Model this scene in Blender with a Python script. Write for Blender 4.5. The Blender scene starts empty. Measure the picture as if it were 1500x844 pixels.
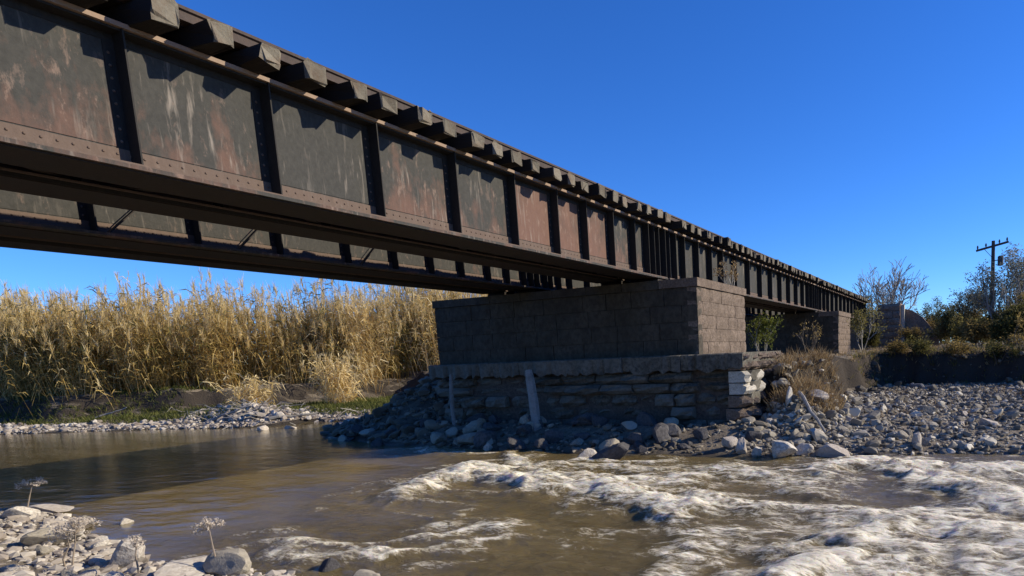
import bpy, math, random
import numpy as np
from mathutils import Matrix, Vector
R = math.radians
rng = np.random.default_rng(7)
random.seed(7)
scene = bpy.context.scene
COL = scene.collection

# ------------------------------------------------------------------ camera, sky, sun, exposure
CAM = np.array([6.91, 0.0, 1.98])
def cam_axes(yaw, pitch, roll):
    cy, sy, cp, sp = math.cos(yaw), math.sin(yaw), math.cos(pitch), math.sin(pitch)
    f = np.array([-sy * cp, cy * cp, sp]); r0 = np.array([cy, sy, 0.0]); u0 = np.cross(r0, f)
    return math.cos(roll) * r0 + math.sin(roll) * u0, -math.sin(roll) * r0 + math.cos(roll) * u0, f
ar, au, af = cam_axes(0.413, -0.141, -0.042)
cd = bpy.data.cameras.new("camera")
cam = bpy.data.objects.new("camera", cd); COL.objects.link(cam)
M4 = Matrix.Identity(4)
for i in range(3):
    M4[i][0], M4[i][1], M4[i][2], M4[i][3] = ar[i], au[i], -af[i], CAM[i]
cam.matrix_world = M4
cd.sensor_width = 36.0; cd.lens = 960 / 1500 * 36
cd.shift_x = -250 / 1500; cd.shift_y = 233 / 1500
cd.clip_start = 0.05; cd.clip_end = 6000
scene.camera = cam

SUN_AZ = math.atan2(1.0, 0.58)            # clockwise from +Y
SUN_EL = R(26.6)
world = bpy.data.worlds.new("World"); scene.world = world; world.use_nodes = True
wn = world.node_tree; wn.nodes.clear()
sky = wn.nodes.new("ShaderNodeTexSky"); sky.sky_type = 'NISHITA'; sky.sun_disc = False
sky.sun_elevation = SUN_EL; sky.sun_rotation = SUN_AZ
sky.air_density = 1.0; sky.dust_density = 0.0; sky.ozone_density = 4.0; sky.altitude = 1500
hs = wn.nodes.new("ShaderNodeHueSaturation"); hs.inputs['Saturation'].default_value = 1.18
bg = wn.nodes.new("ShaderNodeBackground"); bg.inputs['Strength'].default_value = 0.122
wo = wn.nodes.new("ShaderNodeOutputWorld")
wn.links.new(sky.outputs[0], hs.inputs['Color']); tn = wn.nodes.new("ShaderNodeMix"); tn.data_type = 'RGBA'; tn.blend_type = 'MULTIPLY'; tn.inputs[0].default_value = 1.0
tn.inputs[7].default_value = (.53, .80, 1.25, 1)
wn.links.new(hs.outputs[0], tn.inputs[6]); wn.links.new(tn.outputs[2], bg.inputs[0]); wn.links.new(bg.outputs[0], wo.inputs[0])
sd = bpy.data.lights.new("sun", 'SUN'); sd.energy = 4.9; sd.angle = R(0.5); sd.color = (1.0, 0.895, 0.70)
sun = bpy.data.objects.new("sun", sd); COL.objects.link(sun)
sdir = Vector((math.sin(SUN_AZ) * math.cos(SUN_EL), math.cos(SUN_AZ) * math.cos(SUN_EL), math.sin(SUN_EL)))
sun.rotation_euler = sdir.to_track_quat('Z', 'Y').to_euler(); sun.location = (20, 10, 30)
vs = scene.view_settings
vs.view_transform = 'Standard'; vs.look = 'None'; vs.exposure = 0.35; vs.gamma = 1.0
scene.cycles.max_bounces = 6

# ------------------------------------------------------------------ helpers
def tag(o, label=None, cat=None, group=None, kind=None):
    if label: o['label'] = label
    if cat: o['category'] = cat
    if group: o['group'] = group
    if kind: o['kind'] = kind
    return o
def link(name, data, parent=None, loc=(0, 0, 0), rot=(0, 0, 0), scale=(1, 1, 1)):
    o = bpy.data.objects.new(name, data); COL.objects.link(o)
    o.location = loc; o.rotation_euler = rot; o.scale = scale
    if parent: o.parent = parent
    return o
def empty(name, loc=(0, 0, 0), rot=(0, 0, 0)):
    o = link(name, None, None, loc, rot); o.empty_display_size = 0.2
    return o
class MB:
    """collects polygons; one mesh"""
    def __init__(s): s.v = []; s.f = []; s.n = 0; s.var = []
    def add(s, V, F, var=None):
        V = np.asarray(V, float); F = np.asarray(F, int)
        s.v.append(V); s.f.append(F + s.n); s.n += len(V)
        s.var.append(np.broadcast_to(0.5 if var is None else var, (len(F),)))
    def box(s, c, d, M=None, var=None):
        V = np.array([[x, y, z] for x in (-.5, .5) for y in (-.5, .5) for z in (-.5, .5)]) * d
        if M is not None: V = V @ np.asarray(M).T
        s.add(V + np.asarray(c), [(0, 1, 3, 2), (4, 6, 7, 5), (0, 4, 5, 1), (2, 3, 7, 6), (0, 2, 6, 4), (1, 5, 7, 3)], var)
    def bar(s, a, b, w, h, var=None):
        a = np.asarray(a, float); b = np.asarray(b, float); t = b - a; L = np.linalg.norm(t); t = t / L
        up = np.array([0, 0, 1.0]) if abs(t[2]) < .95 else np.array([1.0, 0, 0])
        x = np.cross(up, t); x /= np.linalg.norm(x); z = np.cross(t, x)
        s.box((a + b) / 2, (w, L, h), np.stack([x, t, z], 1), var)
    def tube(s, pts, rad, n=5, var=None, cap=True):
        pts = np.asarray(pts, float); k = len(pts); rad = np.broadcast_to(rad, (k,))
        T = np.gradient(pts, axis=0); T /= np.linalg.norm(T, axis=1)[:, None] + 1e-9
        up = np.array([0.31, 0.17, 0.93]) if abs(T[0][2]) < .9 else np.array([1.0, .1, 0])
        X = np.cross(np.broadcast_to(up, T.shape), T); X /= np.linalg.norm(X, axis=1)[:, None] + 1e-9
        Y = np.cross(T, X); a = np.arange(n) * 2 * math.pi / n
        V = pts[:, None] + rad[:, None, None] * (np.cos(a)[None, :, None] * X[:, None] + np.sin(a)[None, :, None] * Y[:, None])
        F = [(i * n + j, i * n + (j + 1) % n, (i + 1) * n + (j + 1) % n, (i + 1) * n + j) for i in range(k - 1) for j in range(n)]
        V = V.reshape(-1, 3)
        s.add(V, F, var)
        if cap and n >= 4:
            s.f.append(np.array([[0, 1, 2, 3][::-1]]) + s.n - len(V)) if n == 4 else None
            if n == 4: s.var.append(np.full(1, .5 if var is None else var))
    def prism(s, prof, y0, y1, ax=1):
        """profile [(x,z)] (counter-clockwise) swept along y"""
        n = len(prof); P = np.array(prof, float)
        V = np.concatenate([np.c_[P[:, 0], np.full(n, y0), P[:, 1]], np.c_[P[:, 0], np.full(n, y1), P[:, 1]]])
        s.add(V, [(j, (j + 1) % n, n + (j + 1) % n, n + j) for j in range(n)])
        s.ng = getattr(s, 'ng', []) + [list(range(s.n - 2 * n, s.n - n))[::-1], list(range(s.n - n, s.n))]
    def mesh(s, name, mat, smooth=False):
        V = np.concatenate(s.v); sizes = []; loops = []; var = []
        for F, w in zip(s.f, s.var):
            loops.append(F.ravel()); sizes.append(np.full(len(F), F.shape[1])); var.append(w)
        for g in getattr(s, 'ng', []):
            loops.append(np.array(g)); sizes.append(np.array([len(g)])); var.append(np.array([.5]))
        return raw_mesh(name, V, np.concatenate(loops), np.concatenate(sizes), mat, smooth, np.concatenate(var))
    def build(s, name, mat, parent=None, loc=(0, 0, 0), smooth=False, rot=(0, 0, 0)):
        return link(name, s.mesh(name, mat, smooth), parent, loc, rot)
def raw_mesh(name, V, loops, sizes, mat, smooth=False, var=None, pattr=None):
    me = bpy.data.meshes.new(name)
    me.vertices.add(len(V)); me.vertices.foreach_set('co', np.ascontiguousarray(V, np.float32).ravel())
    me.loops.add(len(loops)); me.loops.foreach_set('vertex_index', loops.astype(np.int32))
    me.polygons.add(len(sizes))
    st = np.concatenate([[0], np.cumsum(sizes)[:-1]])
    me.polygons.foreach_set('loop_start', st.astype(np.int32))
    me.polygons.foreach_set('use_smooth', np.full(len(sizes), smooth))
    if var is not None:
        a = me.attributes.new('var', 'FLOAT', 'FACE'); a.data.foreach_set('value', np.ascontiguousarray(var, np.float32))
    for k, v in (pattr or {}).items():
        a = me.attributes.new(k, 'FLOAT', 'POINT'); a.data.foreach_set('value', np.ascontiguousarray(v, np.float32))
    me.update(calc_edges=True); me.validate()
    if mat: me.materials.append(mat)
    return me
# --- noise
def _h(ix, iy, s):
    n = (ix.astype(np.int64) * 374761393 + iy.astype(np.int64) * 668265263 + s * 974634777) & 0xffffffff
    n = ((n ^ (n >> 13)) * 1274126177) & 0xffffffff
    return ((n ^ (n >> 16)) & 0xffff) / 65535.0
def vn(x, y, s=0):
    x = np.asarray(x, float); y = np.asarray(y, float)
    ix = np.floor(x); iy = np.floor(y); fx = x - ix; fy = y - iy
    fx = fx ** 3 * (fx * (fx * 6 - 15) + 10); fy = fy ** 3 * (fy * (fy * 6 - 15) + 10)
    a = _h(ix, iy, s); b = _h(ix + 1, iy, s); c = _h(ix, iy + 1, s); d = _h(ix + 1, iy + 1, s)
    return (a + (b - a) * fx) * (1 - fy) + (c + (d - c) * fx) * fy
def fbm(x, y, s=0, o=4):
    t = 0; a = .5; n = 0
    for i in range(o):
        t = t + a * vn(x * 2 ** i + 17.3 * i, y * 2 ** i - 9.1 * i, s + i); n += a; a *= .5
    return t / n * 2 - 1
def sstep(a, b, x):
    t = np.clip((x - a) / (b - a), 0, 1); return t * t * (3 - 2 * t)
def seg_dist(x, y, pts):
    d = np.full(np.shape(x), 1e9)
    for (ax, ay), (bx, by) in zip(pts[:-1], pts[1:]):
        L2 = (bx - ax) ** 2 + (by - ay) ** 2 + 1e-9
        t = np.clip(((x - ax) * (bx - ax) + (y - ay) * (by - ay)) / L2, 0, 1)
        d = np.minimum(d, np.hypot(x - ax - t * (bx - ax), y - ay - t * (by - ay)))
    return d
def in_poly(x, y, P):
    c = np.zeros(np.shape(x), bool); n = len(P)
    for i in range(n):
        x1, y1 = P[i]; x2, y2 = P[(i + 1) % n]
        if y1 == y2: continue
        cond = ((y1 > y) != (y2 > y)) & (x < (x2 - x1) * (y - y1) / (y2 - y1) + x1)
        c ^= cond
    return c
# --- materials
class Mat:
    def __init__(s, name, rough=.8, spec=.3):
        s.m = bpy.data.materials.new(name); s.m.use_nodes = True; s.t = s.m.node_tree
        s.b = s.t.nodes['Principled BSDF']; s.b.inputs['Roughness'].default_value = rough
        s.b.inputs['Specular IOR Level'].default_value = spec
    def n(s, typ, **k):
        o = s.t.nodes.new(typ)
        for a, v in k.items(): setattr(o, a, v)
        return o
    def l(s, a, b): s.t.links.new(a, b)
    def coord(s, kind='world', scale=(1, 1, 1), rand=False):
        if kind == 'world': src = s.n('ShaderNodeNewGeometry').outputs['Position']
        else: src = s.n('ShaderNodeTexCoord').outputs['Object']
        mp = s.n('ShaderNodeMapping'); mp.inputs['Scale'].default_value = scale; s.l(src, mp.inputs['Vector'])
        if rand:
            oi = s.n('ShaderNodeObjectInfo'); ml = s.n('ShaderNodeMath', operation='MULTIPLY'); ml.inputs[1].default_value = 37.0
            s.l(oi.outputs['Random'], ml.inputs[0]); s.l(ml.outputs[0], mp.inputs['Location'])
        return mp.outputs[0]
    def noise(s, v, scale, detail=4, rough=.55, dist=0.0):
        o = s.n('ShaderNodeTexNoise'); o.inputs['Scale'].default_value = scale; o.inputs['Detail'].default_value = detail
        o.inputs['Roughness'].default_value = rough; o.inputs['Distortion'].default_value = dist
        s.l(v, o.inputs['Vector']); return o.outputs['Fac']
    def ramp(s, f, stops, interp='LINEAR'):
        o = s.n('ShaderNodeValToRGB'); e = o.color_ramp.elements; o.color_ramp.interpolation = interp
        while len(e) < len(stops): e.new(0.5)
        for k, (p, c) in zip(e, stops):
            k.position = p; k.color = (c, c, c, 1) if not hasattr(c, '__len__') else (*c, 1)
        s.l(f, o.inputs[0]); return o.outputs[0]
    def mix(s, f, a, b, typ='MIX'):
        o = s.n('ShaderNodeMix', data_type='RGBA', blend_type=typ)
        for k, v in ((0, f), (6, a), (7, b)):
            if hasattr(v, 'is_linked'): s.l(v, o.inputs[k])
            elif k == 0: o.inputs[0].default_value = v
            else: o.inputs[k].default_value = (*v, 1) if hasattr(v, '__len__') else (v, v, v, 1)
        return o.outputs[2]
    def math(s, op, a, b=0.0, clamp=False):
        o = s.n('ShaderNodeMath', operation=op); o.use_clamp = clamp
        for k, v in ((0, a), (1, b)):
            if hasattr(v, 'is_linked'): s.l(v, o.inputs[k])
            else: o.inputs[k].default_value = v
        return o.outputs[0]
    def attr(s, name):
        return s.n('ShaderNodeAttribute', attribute_name=name).outputs['Fac']
    def rand(s): return s.n('ShaderNodeObjectInfo').outputs['Random']
    def color(s, c): s.l(c, s.b.inputs['Base Color']); return s
    def bump(s, h, dist=.01, strength=1.0):
        o = s.n('ShaderNodeBump'); o.inputs['Distance'].default_value = dist; o.inputs['Strength'].default_value = strength
        s.l(h, o.inputs['Height']); s.l(o.outputs[0], s.b.inputs['Normal']); return s

def steel(name, base_a, base_b, rust_bias, streak=.5, rust=((.125, .068, .047), (.20, .122, .088))):
    m = Mat(name, .75, .25)
    big = m.noise(m.coord('world', (.7, .7, .9)), 1.3, 5, .6)
    base = m.mix(big, base_a, base_b)
    fine = m.noise(m.coord('world', (1, 1, .7)), 22, 5, .7)
    base = m.mix(m.ramp(fine, [(.35, .0), (.75, .55)]), base, tuple(c * 1.7 for c in base_b))
    # rust: patchy, worse towards the bottom flange
    sep = m.n('ShaderNodeSeparateXYZ'); m.l(m.coord('world'), sep.inputs[0])
    low = m.math('MULTIPLY_ADD', sep.outputs[2], -.62); low.node.inputs[2].default_value = 2.85
    pat = m.noise(m.coord('world', (1, 1.2, .55)), 2.6, 7, .68)
    oi = m.n('ShaderNodeObjectInfo'); sr = m.n('ShaderNodeSeparateColor'); m.l(oi.outputs['Color'], sr.inputs[0])
    amt = m.math('ADD', m.math('MULTIPLY', pat, 1.5), m.math('MULTIPLY', low, .62))
    amt = m.math('ADD', amt, m.math('MULTIPLY', m.math('SUBTRACT', sr.outputs[0], .5), 1.1))
    fac = m.ramp(m.math('ADD', amt, rust_bias - .62), [(.36, 0), (.58, .6), (.85, .92)])
    rc = m.mix(m.noise(m.coord('world', (1, 1, .5)), 14, 4, .7), rust[0], rust[1])
    c = m.mix(fac, base, rc)
    st = m.noise(m.coord('world', (9, 9, 1.1)), 1.7, 4, .6, .3)
    st2 = m.noise(m.coord('world', (1, 1, 1)), 1.1, 2)
    sf = m.math('MULTIPLY', m.ramp(st, [(.55, 0), (.72, streak)]), m.ramp(st2, [(.45, 0), (.6, 1)]))
    c = m.mix(sf, c, (.30, .255, .21))
    pl = m.math('MULTIPLY', m.ramp(m.noise(m.coord('world', (1, 1, .45)), 9, 5, .7, .2), [(.57, 0), (.66, streak)]), m.ramp(amt, [(.55, 0), (1.0, 1)]))
    c = m.mix(m.math('MULTIPLY', pl, .7), c, (.27, .185, .14))
    m.color(c); m.bump(m.noise(m.coord('world'), 30, 5, .7), .006, .6)
    return m.m
M = {}
M['web'] = steel('weathered painted steel', (.025, .025, .0225), (.043, .0405, .035), .0, .7, ((.115, .056, .038), (.19, .105, .075)))
M['flange'] = steel('brown scaly steel', (.060, .049, .040), (.10, .080, .064), .18, .25, ((.095, .062, .044), (.15, .105, .080)))
M['dark_steel'] = steel('shade-darkened steel', (.014, .013, .012), (.024, .021, .018), -.35, .05, ((.026, .018, .014), (.040, .028, .021)))  # near-black tone paints shade onto stiffeners, braces and undersides
M['lit_edge'] = steel('sunlit-toned rusty edge', (.15, .115, .085), (.26, .20, .15), .1, .4, ((.22, .14, .09), (.34, .24, .17)))  # pale tone paints sunlight onto the top flange edge, over rust variation
M['rail'] = steel('rusty rail steel', (.035, .026, .022), (.06, .043, .035), .0, .1, ((.07, .045, .034), (.10, .065, .05)))
def wood(name, a, b, c2):
    m = Mat(name, .9, .15)
    v = m.coord('obj', (1.2, 14, 14), True)
    g = m.noise(v, 2.2, 6, .65, .4)
    c = m.mix(g, a, b)
    c = m.mix(m.ramp(m.noise(m.coord('obj', (1, 1, 1), True), 5, 5, .7), [(.45, 0), (.7, .8)]), c, c2)
    c = m.mix(m.math('MULTIPLY', m.rand(), .45), c, tuple(x * .4 for x in a))
    m.color(c); m.bump(g, .012, .8); return m.m
M['tie'] = wood('sunlit-toned tie timber', (.095, .082, .062), (.31, .275, .21), (.15, .10, .065))  # tie ends: paler, with the sunlight on them put into the colour
M['tie_side'] = wood('shade-darkened tie timber', (.018, .015, .013), (.042, .035, .028), (.03, .022, .016))  # tie sides and planks: shade put into the colour
M['post'] = wood('grey driftwood', (.20, .19, .175), (.42, .40, .37), (.16, .14, .12))
def stone(name, a, b, dark, scale=6.0, kind='obj', rough=.92, streakz=1.0, rndmix=.5, tint=None):
    m = Mat(name, rough, .2)
    v = m.coord(kind, (1, 1, streakz), kind == 'obj')
    c = m.mix(m.ramp(m.noise(v, scale * .35, 5, .6), [(.3, 0), (.7, 1)]), a, b)
    c = m.mix(m.ramp(m.noise(v, scale * 2.2, 6, .7), [(.42, 0), (.62, .75)]), c, dark)
    c = m.mix(m.math('MULTIPLY', m.rand(), rndmix), c, tint or tuple(x * .55 for x in a))
    m.color(c); m.bump(m.noise(v, scale * 3, 6, .7), .02, .7); return m.m
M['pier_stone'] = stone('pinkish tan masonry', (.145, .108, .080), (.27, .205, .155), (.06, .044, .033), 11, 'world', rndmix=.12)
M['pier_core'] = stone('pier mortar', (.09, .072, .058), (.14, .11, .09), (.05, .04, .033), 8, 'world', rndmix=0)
M['pier_shaded'] = stone('shade-darkened masonry', (.055, .047, .035), (.10, .085, .064), (.034, .028, .021), 4, 'world', streakz=.75, rndmix=.2)  # darker copy of the pier masonry, painting in the front's shade
M['abut_stone'] = stone('abutment stone', (.25, .17, .12), (.38, .27, .20), (.14, .095, .07), 4, 'world', rndmix=.2)
M['plinth_stone'] = stone('weathered plinth stone', (.080, .074, .058), (.21, .19, .152), (.028, .025, .02), 6, 'world', rndmix=.6, tint=(.20, .186, .155))  # weathered stone, darkened further to paint shade onto the plinth front
M['pale_stone'] = stone('pale limestone block', (.50, .455, .36), (.70, .645, .53), (.28, .235, .18), 6, rndmix=.3)
M['rock_white'] = stone('bleached river rock', (.52, .47, .39), (.74, .69, .59), (.25, .205, .165), 5, rndmix=.75, tint=(.34, .28, .23))
M['rock_grey'] = stone('grey basalt rock', (.19, .163, .125), (.36, .317, .248), (.085, .072, .055), 5, rndmix=.8, tint=(.42, .37, .285))
M['rock_dark'] = stone('dark riverside rock', (.085, .08, .08), (.16, .15, .145), (.045, .04, .04), 5, rndmix=.6)
def varmat(name, stops, rough=.85, trans=0.0, spec=.15):
    m = Mat(name, rough, spec); c = m.ramp(m.attr('var'), stops); m.color(c)
    if trans:
        tb = m.n('ShaderNodeBsdfTranslucent'); m.l(c, tb.inputs['Color'])
        mx = m.n('ShaderNodeMixShader'); mx.inputs[0].default_value = trans
        m.l(m.b.outputs[0], mx.inputs[1]); m.l(tb.outputs[0], mx.inputs[2])
        m.l(mx.outputs[0], m.t.nodes['Material Output'].inputs[0])
    return m.m
M['gravel'] = varmat('river gravel', [(0, (.055, .046, .034)), (.35, (.185, .16, .122)), (.7, (.345, .305, .238)), (.93, (.57, .52, .42)), (1, (.74, .69, .58))])
M['gravel_pale'] = varmat('pale shore gravel', [(0, (.15, .12, .10)), (.4, (.31, .265, .22)), (1, (.58, .53, .45))])
M['reed'] = varmat('dry reed', [(0, (.055, .048, .020)), (.16, (.11, .12, .035)), (.36, (.36, .25, .075)), (.66, (.66, .485, .18)), (1, (.88, .74, .44))], .7, .45)
M['olive'] = varmat('olive foliage', [(0, (.045, .046, .014)), (.5, (.13, .118, .036)), (1, (.26, .225, .085))], .7, .5)
M['ochre'] = varmat('ochre foliage', [(0, (.08, .062, .02)), (.5, (.23, .165, .055)), (1, (.42, .31, .13))], .7, .5)
M['greygreen'] = varmat('grey green foliage', [(0, (.07, .075, .05)), (.5, (.16, .16, .115)), (1, (.32, .31, .25))], .75, .3)
M['lime'] = varmat('yellow green leaves', [(0, (.05, .06, .012)), (.5, (.15, .17, .03)), (1, (.30, .30, .06))], .65, .35)
M['grass'] = varmat('riverside grass', [(0, (.045, .055, .014)), (.5, (.10, .12, .028)), (1, (.20, .19, .06))], .7, .3)
M['strawgrass'] = varmat('straw grass', [(0, (.14, .09, .045)), (.5, (.32, .22, .11)), (1, (.50, .38, .21))], .8, .25)
M['bark'] = varmat('pale bark', [(0, (.16, .145, .125)), (1, (.34, .32, .29))])
M['darkbark'] = varmat('dark bark', [(0, (.06, .05, .04)), (1, (.13, .11, .09))])
M['umbel'] = varmat('dried umbel', [(0, (.26, .20, .14)), (1, (.66, .57, .46))], .85, .2)
M['iron'] = varmat('dark pole fittings', [(0, (.03, .03, .032)), (1, (.10, .10, .105))], .6)
M['polewood'] = varmat('creosoted pole', [(0, (.06, .05, .042)), (1, (.10, .085, .07))])
g = Mat('earth and gravel', .95, .1)
gv = g.coord('world')
gc = g.mix(g.ramp(g.noise(gv, .35, 6, .6), [(.35, 0), (.65, 1)]), (.20, .162, .118), (.34, .28, .20))
gc = g.mix(g.ramp(g.noise(gv, 9, 6, .75), [(.4, 0), (.65, .8)]), gc, (.10, .085, .07))
gc = g.mix(g.ramp(g.noise(gv, 38, 3, .6), [(.55, 0), (.7, .6)]), gc, (.42, .38, .33))
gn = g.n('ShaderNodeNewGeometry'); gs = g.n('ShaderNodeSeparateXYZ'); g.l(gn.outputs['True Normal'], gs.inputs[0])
gc = g.mix(g.ramp(gs.outputs[2], [(.70, 1), (.92, 0)]), gc, (.055, .045, .036))  # steep banks get darker soil, their shade painted in as well
gz = g.n('ShaderNodeSeparateXYZ'); g.l(gv, gz.inputs[0]); wet = g.ramp(gz.outputs[2], [(.02, 1), (.10, 0)])
gc = g.mix(g.math('MULTIPLY', wet, .75), gc, (.05, .042, .03)); g.l(g.ramp(wet, [(0, .95), (1, .35)]), g.b.inputs['Roughness'])
g.color(gc); g.bump(g.noise(gv, 16, 6, .7), .06, .9); M['ground'] = g.m

# ------------------------------------------------------------------ terrain and river
RIVER = [(-400, 20), (-60, 12.5), (-34, 12.2), (-28, 12.3), (-24, 13.6), (-20, 14.6), (-17, 15.2), (-15.9, 17.2), (-14.4, 17.6), (-13, 15.6),
         (-10.4, 13.4), (-8, 12.6), (-5, 11.9), (-.5, 11.5), (3.2, 11.5), (5, 12.2), (6.8, 12.5), (8.3, 12.7), (12, 14), (20, 17), (60, 26), (400, 60),
         (400, 20), (60, 6), (20, 2.6), (10, 2.6), (7, 3.2), (4, 3.9), (1.7, 4.1), (.6, 4.0), (-.6, 3.95), (-1.5, 4.05), (-3, 4.25), (-4.4, 4.8), (-6.2, 4.9), (-9, 4.2), (-14, 3), (-30, 0), (-60, -3), (-400, -40)]
TERR = [(-400, 45), (-40, 33), (-22, 27), (-16, 24), (-11, 19.5), (-7, 16.6), (-5, 15.2), (3.0, 14.8), (3.6, 16.5), (3.3, 19), (3.2, 23), (4.0, 26.6), (6.5, 26.2), (9, 25.8), (14, 25.5), (25, 28), (60, 38), (400, 90), (2000, 400), (2000, 2000), (-2000, 2000), (-2000, 200)]
REEDLINE = [(-60, 13), (-33, 14.2), (-28, 15.3), (-25, 17.8), (-23, 20.5), (-21.5, 24), (-19, 28), (-14, 33)]
def height(x, y):
    x = np.asarray(x, float); y = np.asarray(y, float)
    wx = x + .5 * fbm(x * .9, y * .9, 31, 3); wy = y + .35 * fbm(x * .9, y * .9, 37, 3)
    dr = seg_dist(wx, wy, RIVER + [RIVER[0]]); ins = in_poly(wx, wy, RIVER)
    near = (y < 9) & ~ins
    z = np.where(ins, -.04 - np.minimum(.28 * dr, .9), np.minimum(.05 * dr + .16 * (1 - np.exp(-dr * 1.6)), .42))
    z = np.where(near, np.minimum(.10 * dr + .05, .55) + .03 * np.minimum(dr, 30) * .3, z)
    left = (x < -11) & (y > 9) & ~ins
    RP = REEDLINE + [(-14, 60), (-300, 60), (-300, 13)]
    sr = seg_dist(wx, wy, REEDLINE) * np.where(in_poly(wx, wy, RP), 1, -1)
    z = np.where(left, .12 * (1 - np.exp(-dr * 3)) + .26 * sstep(.4, 3.0, dr) + .95 * sstep(-1.0, .1, sr), z)
    dt = seg_dist(wx, wy, TERR + [TERR[0]]); it = in_poly(wx, wy, TERR)
    t = np.where(it, sstep(.0, .5, dt + .30 * fbm(x * 1.3, y * 1.3, 63, 3) - .1 * sstep(2, 3, x)), 0)
    zt = 1.60 + .10 * np.minimum(dt, 4) / 4 + .10 * fbm(x * .25, y * .25, 5, 3) + .22 * fbm(x * 1.1, y * 1.1, 6, 2) * np.exp(-dt / 1.5)
    z = np.where(it & ~ins, z + (zt - np.minimum(z, zt)) * t, z)
    z = np.where(left, np.maximum(z, .62 * np.exp(-(((x + 19.2) / 2.6) ** 2 + ((y - 17.0) / 1.1) ** 2))), z)
    # rubble banked against the pier foot
    m1 = 1.55 * np.exp(-(((x + 7.3) / 2.3) ** 2 + ((y - 15.0) / 1.5) ** 2))
    m2 = 1.1 * np.exp(-(((x - 3.4) / .95) ** 2 + ((y - 15.3) / 1.9) ** 2))
    m3 = .42 * np.exp(-(((y - 13.2) / .8) ** 2)) * sstep(-8.5, -6, x) * (1 - sstep(2.6, 4.2, x))
    z = np.where(ins, z, np.maximum.reduce([z, m1, m2, m3]))
    rel = .10 * fbm(x * .8, y * .8, 3, 4) + .05 * fbm(x * 3, y * 3, 9, 3)
    return z + rel * np.where(ins, .4, sstep(0, 1.2, dr)) * np.where(near, .6, 1)
def axis(a, b, step, ends):
    core = np.arange(a, b, step); lo = [a]; hi = [core[-1]]; s = step
    while lo[-1] > ends[0]: s *= 1.16; lo.append(lo[-1] - s)
    s = step
    while hi[-1] < ends[1]: s *= 1.16; hi.append(hi[-1] + s)
    return np.array(lo[:0:-1] + list(core) + hi[1:])
def grid(xs, ys):
    X, Y = np.meshgrid(xs, ys, indexing='ij'); nx, ny = X.shape
    i = np.arange(nx * ny).reshape(nx, ny)
    q = np.stack([i[:-1, :-1], i[1:, :-1], i[1:, 1:], i[:-1, 1:]], -1).reshape(-1, 4)
    return X, Y, q
gx = axis(-30, 14, .2, (-2500, 2500)); gy = axis(-3, 32, .2, (-1500, 2500))
X, Y, q = grid(gx, gy)
Z = height(X, Y)
ground = link('ground', raw_mesh('ground', np.stack([X, Y, Z], -1).reshape(-1, 3), q.ravel(), np.full(len(q), 4), M['ground'], True))
tag(ground, 'tan earth and gravel banks either side of the river', kind='structure')

# water: muddy sheet, displaced into rapids; foam density is a vertex attribute
FOAM = [(.36, 1.0, [(-0.93, 7.34), (-1.14, 8.16), (-1.39, 9.27), (-0.26, 8.82), (0.9, 8.35), (1.7, 8.26), (2.69, 7.91), (3.68, 7.29)]),
        (.45, .72, [(-1.05, 9.06), (0.31, 8.81), (1.31, 8.89), (3.07, 8.7)]), (.2, .7, [(-2.19, 11.3), (-0.6, 9.84)]),
        (.35, .6, [(-0.29, 10.05), (0.93, 9.96), (2.11, 9.77), (2.92, 9.31)]), (.4, .7, [(3.21, 10.1), (3.88, 9.85), (4.73, 9.04), (5.12, 8.53)]),
        (.5, 1.0, [(4.87, 10.27), (5.32, 10.85), (5.93, 11.09), (6.5, 10.01), (6.95, 9.24), (7.54, 8.43)]), (.5, .9, [(6.96, 10.65), (7.72, 11.02), (9, 11.3)]),
        (.3, .85, [(3.46, 8.03), (4.46, 7.62), (5.29, 7.75), (6.04, 7.46), (6.81, 7.72), (7.45, 7.1)]),
        (.36, 1.0, [(5.55, 5.2), (5.89, 6.45), (6.42, 7.2), (7.14, 6.92), (7.43, 6.76), (8.5, 6.6)]), (.5, .85, [(6.2, 5.49), (6.55, 6.18), (7.01, 6.01), (7.37, 5.97), (8.6, 5.8)]),
        (.12, .65, [(-0.32, 5.02), (0.87, 5.22), (1.45, 5.67), (1.72, 6.31)]), (.12, .6, [(0.47, 4.68), (1.42, 4.73), (1.69, 5.31), (2.11, 5.7)]),
        (.1, .6, [(2.01, 4.52), (2.39, 4.93)]), (.3, .5, [(4.39, 5.02), (4.3, 5.85), (4.53, 6.43), (5.27, 6.16), (5.61, 5.61)]),
        (.1, .7, [(-4.72, 11.25), (-3.49, 11.12), (-2.41, 11.08)]), (.15, .6, [(0.17, 10.75), (1.61, 10.81)]),
        (.18, .8, [(0.02, 4.75), (0.75, 4.54), (1.14, 4.72)]), (.2, .55, [(0.88, 5.83), (1.24, 6.26), (2.02, 6.19)])]
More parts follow.
